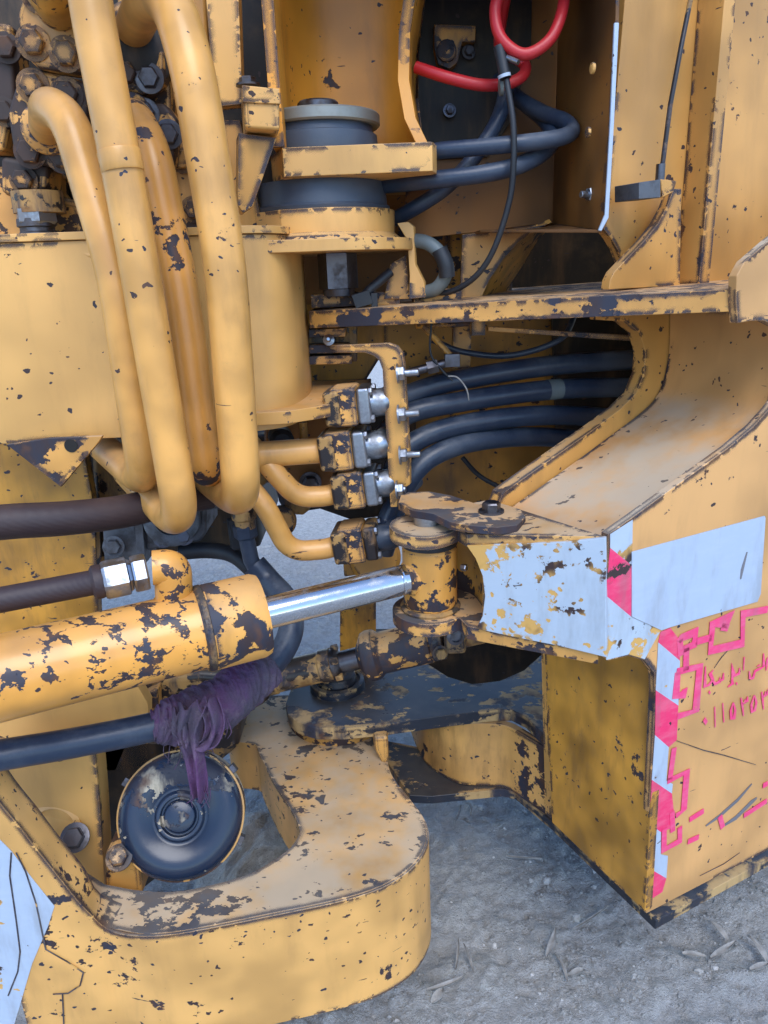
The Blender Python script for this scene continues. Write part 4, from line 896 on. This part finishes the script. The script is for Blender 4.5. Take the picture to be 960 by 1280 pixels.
plate('hinge_backing', [A(x, y, 1.80) for x, y in [(375, 380), (530, 380), (530, 440), (482, 436), (452, 484), (375, 490)]], (0, .03, 0), 'yel_dirty', DM, .004)
plate('hinge_backing', [A(x, y, 1.72) for x, y in [(375, 488), (448, 486), (470, 500), (520, 490), (520, 640), (440, 650), (400, 636), (375, 640)]], (0, .03, 0), 'dark', DM, .004)  # near-black sheet put behind the hose flanges as shade
lathe('housing_plug', A(350, 545, 1.45), (.2, -1, 0), [(.024, 0), (.024, .05), (.016, .06)], 'rubber', DM, 24)
tube('housing_rod', [A(379, 528, 1.42), A(381, 560, 1.42)], .008, 'yel_worn', DM, 12)
lathe('hub', A(466, 690, 1.62), (.1, -1, .1), [(.06, 0), (.06, .05), (.05, .06)], 'yel_dirty', DM, 30)
plate('hub_bracket', [A(x, y, 1.60) for x, y in [(428, 690), (470, 695), (472, 715), (430, 722)]], (0, .06, 0), 'yel_dirty', DM, .005)

# fitting and blue hose that loops under the cylinder
BH = thing('blue_hose', 'long blue-black hose looping from the elbow fitting under the cylinder', 'hose', A(300, 850, 1.10))
lathe('adapter', A(303, 628, 1.33), (.03, 0, -1), [(.024, 0), (.024, .03), (.020, .034), (.020, .05)], 'grease', BH, 26)
lathe('fitting_nut', A(305, 655, 1.33), (.06, 0, -1), [(.021, 0), (.023, .003), (.023, .024), (.020, .028)], 'hose', BH, hexa=True, smooth=20)
tube('stem', [A(307, 668, 1.33), A(314, 700, 1.33), A(322, 715, 1.33)], .0155, 'hose', BH, 18)
tube('hose', catmull([A(318, 706, 1.33), A(336, 726, 1.32), A(358, 752, 1.28), A(364, 785, 1.24), A(350, 818, 1.20), A(318, 850, 1.15), A(270, 882, 1.10), A(200, 906, 1.05), A(100, 927, 1.0), A(0, 944, .95), A(-140, 968, .9)], 10), .0235, 'hose', BH, 24)
lathe('fitting_nut', A(293, 648, 1.38), (.04, 0, -1), [(.016, 0), (.016, .06), (.013, .063)], 'rubber', BH, hexa=True, smooth=20)
hose('short black hose bending right behind the port elbow', [A(225, 690, 1.42), A(262, 688, 1.42), A(292, 694, 1.40), A(318, 715, 1.38), A(340, 735, 1.4)], .0165, 'rubber')

# ------------------------------------------------------------------ drive shaft over the hitch pin
DS = thing('drive_shaft', 'greasy drive shaft with flaking flange lying under the polished rod', 'shaft', A(420, 860, 1.50))
d0, d1 = A(322, 852, 1.46), A(545, 800, 1.44)
dx = (d1 - d0).normalized(); LL = (d1 - d0).length
def ds(px): return LL * (px - 322) / 223
lathe('tube', d0, dx, [(.030, 0), (.037, .006), (.037, ds(345)), (.034, ds(347)), (.034, ds(402)), (.037, ds(404)), (.037, ds(417)), (.031, ds(419))], 'grease', DS, 36)
lathe('spline', d0, dx, [(.034, ds(417)), (.034, ds(423)), (.024, ds(428)), (.025, ds(456))], 'steel_dark', DS, 28)
for k in range(5):
    a = k * 2 * math.pi / 5; u, w, _ = frame_of(dx); box('lock_tab', d0 + dx * ds(424) + (u * math.cos(a) + w * math.sin(a)) * .034, dx * .008, u * .006, w * .006, 'grease', DS, .002)
lathe('flange_bell', d0, dx, [(.026, ds(450)), (.052, ds(458)), (.056, ds(464)), (.055, ds(472)), (.046, ds(478)), (.046, ds(536)), (.040, ds(540))], 'yel_worn', DS, 40)
lathe('yoke', d0, dx, [(.044, ds(538)), (.044, ds(552)), (.030, ds(556)), (.030, ds(600)), (.020, ds(605))], 'grease', DS, 30)
box('yoke_ear', A(568, 792, 1.40), (.022, 0, 0), (0, .03, 0), (0, 0, .034), 'grease', DS, .008)
lathe('yoke_cap', A(569, 794, 1.365), (.1, -1, .15), [(.019, 0), (.019, .008), (.012, .010), (.012, .004)], 'steel_dark', DS, 24)
bolt(A(550, 816, 1.37), (.2, -1, .1), .012, .012, 'grease', DS)

# ------------------------------------------------------------------ black drum
DC = A(226, 1019, 1.13); da = V((.12, -.86, .50)).normalized(); dr = 77 * ((DC - CAM).dot(FW)) / FPX
DR = thing('brake_drum', 'round blue-black drum cover with concentric rings inside the nose', 'drum', DC - V((0, 0, dr)))
def q(l): return [(r * dr, h * dr) for r, h in l]
dm = paint('drum_paint', base=(.015, .027, .056), chip=.155, edge=.0, scale=20, spk=.3, streak=0, dust=.0, grime=.0, rough=.26, chipcol=(.55, .47, .34), seed=11)
_nt = dm.node_tree
lathe('cover', DC, da, q([(1.0, -.55), (1.0, -.06), (.985, 0), (.96, .08), (.88, .15), (.76, .18), (.60, .16), (.45, .09), (.41, .07), (.39, .08), (.37, .15), (.345, .16), (.31, .15), (.29, .07), (.265, .065), (.25, .08), (.24, .14), (.22, .15), (.05, .155)]), dm, DR, 72, 60)
lathe('rim', DC, da, q([(1.0, -.06), (1.018, -.05), (1.018, -.03), (1.0, -.02)]), 'yel_clean', DR, 72)
lathe('hub_case', DC, -da, q([(.8, .5), (.8, 1.3), (.5, 1.5)]), 'dark', DR, 36)
u, w, _ = frame_of(da)
for a in (35, 145, 205, 330):
    d = u * math.cos(R_(a)) + w * math.sin(R_(a)); box('lug', DC + d * dr * 1.04 - da * dr * .2, d * dr * .06, da * dr * .12, d.cross(da) * dr * .07, 'steel_dark', DR, .003)
plate('axle_housing', [A(x, y, 1.42) for x, y in [(150, 850), (250, 840), (330, 845), (338, 880), (300, 900), (300, 935), (270, 960), (150, 960)]], (0, .2, 0), 'grease', DR, .02)
plate('gap_shade', [A(x, y, 1.30) for x, y in [(112, 925), (205, 930), (215, 1010), (205, 1090), (160, 1125), (118, 1125)]], (0, .02, 0), 'dark', DR, .004)  # dark sheet filling the gap left of the drum with painted shade
plate('axle_flange', [A(x, y, 1.38) for x, y in [(176, 872), (196, 862), (200, 950), (178, 950)]], (0, .04, 0), 'yel_worn', DR, .006)
# dirt heap behind the drum
hv = []; hf = []
for j in range(25):
    for i in range(25):
        x = -.52 + .42 * i / 24; y = 1.22 + .55 * j / 24; e = min(i, 24 - i, j, 24 - j) / 8
        hv.append((x, y, .03 + .14 * min(1, e) ** .6 + .03 * noise.fractal(V((x, y, 0)) * 14, .7, 2, 5) - .05 * (e <= 0)))
for j in range(24):
    for i in range(24):
        a = j * 25 + i; hf.append((a, a + 1, a + 26, a + 25))
tag(mk('dirt_heap', hv, hf, 'ground', None, 180), 'loose grey dirt heap behind the drum inside the nose opening', 'dirt', kind='stuff')

# ------------------------------------------------------------------ purple rag tied round the hose
RG = thing('rag', 'faded purple rag knotted round the blue hose with a hanging tail', 'rag', A(250, 950, 1.05))
cl = catmull([A(338, 833, 1.175), A(300, 862, 1.13), A(262, 886, 1.09), A(212, 903, 1.055), A(190, 908, 1.045)], 44)
vs_ = []; fs = []; seg = 110; n = len(cl)
uu, ww, _ = frame_of((cl[1] - cl[0]).normalized())
for i, p in enumerate(cl):
    t = (cl[min(i + 1, n - 1)] - cl[max(i - 1, 0)]).normalized(); uu = (uu - t * uu.dot(t)).normalized(); ww = t.cross(uu); s = i / (n - 1)
    prof = .031 + .012 * math.sin(math.pi * min(1, s * 1.1)) - .010 * max(0, s - .8) * 5 * .6
    for k in range(seg):
        a = 2 * math.pi * k / seg; d = uu * math.cos(a) + ww * math.sin(a)
        ca, sa = math.cos(a), math.sin(a)
        f = .0042 * (noise.ridged_multi_fractal(V((s * 13 + .9 * sa, ca * .55, sa * .55 + s * 2)), .9, 2.1, 4, 1., 2.) - .8)
        f += .004 * noise.fractal(p * 24 + d * .8, .7, 2, 4)
        vs_.append(p + d * (prof + f))
for i in range(n - 1):
    for k in range(seg):
        j = (k + 1) % seg; fs.append((i * seg + k, i * seg + j, (i + 1) * seg + j, (i + 1) * seg + k))
fs.append(tuple(range(seg))[::-1]); fs.append(tuple(range((n - 1) * seg, n * seg)))
mk('wrap', vs_, fs, 'rag', RG, 80)
def tail(name, ctr, wid, seed, nz=14, nx=22):
    vs_ = []; fs = []; c = catmull(ctr, nz); n = len(c)
    for i, p in enumerate(c):
        s = i / (n - 1); w_ = wid(s)
        for k in range(nx + 1):
            t = k / nx * 2 - 1
            fold = .010 * math.sin(t * 6 + seed + s * 2) * (1 - .3 * s) + .008 * noise.noise(V((t * 2.5, s * 4, seed)))
            vs_.append(p + V((w_ * t, -.010 * (1 - t * t) + fold, .004 * math.sin(t * 9 + seed) + (.006 * noise.noise(V((t * 9, seed, 0))) if i == n - 1 else 0))))
    m = nx + 1
    for i in range(n - 1):
        for k in range(nx): fs.append((i * m + k, i * m + k + 1, (i + 1) * m + k + 1, (i + 1) * m + k))
    o = mk(name, vs_, fs, 'rag', RG, 80); sm = o.modifiers.new('thick', 'SOLIDIFY'); sm.thickness = .0025; return o
tail('tail', [A(244, 878, 1.035), A(236, 915, 1.02), A(243, 950, 1.015), A(250, 994, 1.02)], lambda s: .022 - .010 * s + .01 * (1 - s) ** 2, 1.)
tail('fold', [A(258, 872, 1.035), A(268, 900, 1.025), A(262, 925, 1.022), A(246, 930, 1.02)], lambda s: .016 - .004 * s, 3.)
tail('fold', [A(225, 884, 1.04), A(222, 905, 1.02), A(230, 926, 1.015)], lambda s: .02 - .008 * s, 5.)

rr_ = random.Random(5)
for k in range(16):
    x0 = rr_.uniform(205, 285); y0 = 930 - (x0 - 205) * .35 + rr_.uniform(-6, 4); L = rr_.uniform(10, 38)
    p = [A(x0, y0 - 8, 1.045), A(x0 + rr_.uniform(-6, 6), y0 + L * .5, 1.035), A(x0 + rr_.uniform(-9, 9), y0 + L, 1.04)]
    tube('thread', catmull(p, 5), .0007, 'rag', RG, 6)
for k in range(10):
    x0 = 250 + rr_.uniform(-13, 13); p = [A(x0, 985, 1.018), A(x0 + rr_.uniform(-4, 4), 996, 1.018), A(x0 + rr_.uniform(-6, 6), 1004 + rr_.uniform(-4, 6), 1.02)]
    tube('thread', catmull(p, 5), .0007, 'rag', RG, 6)
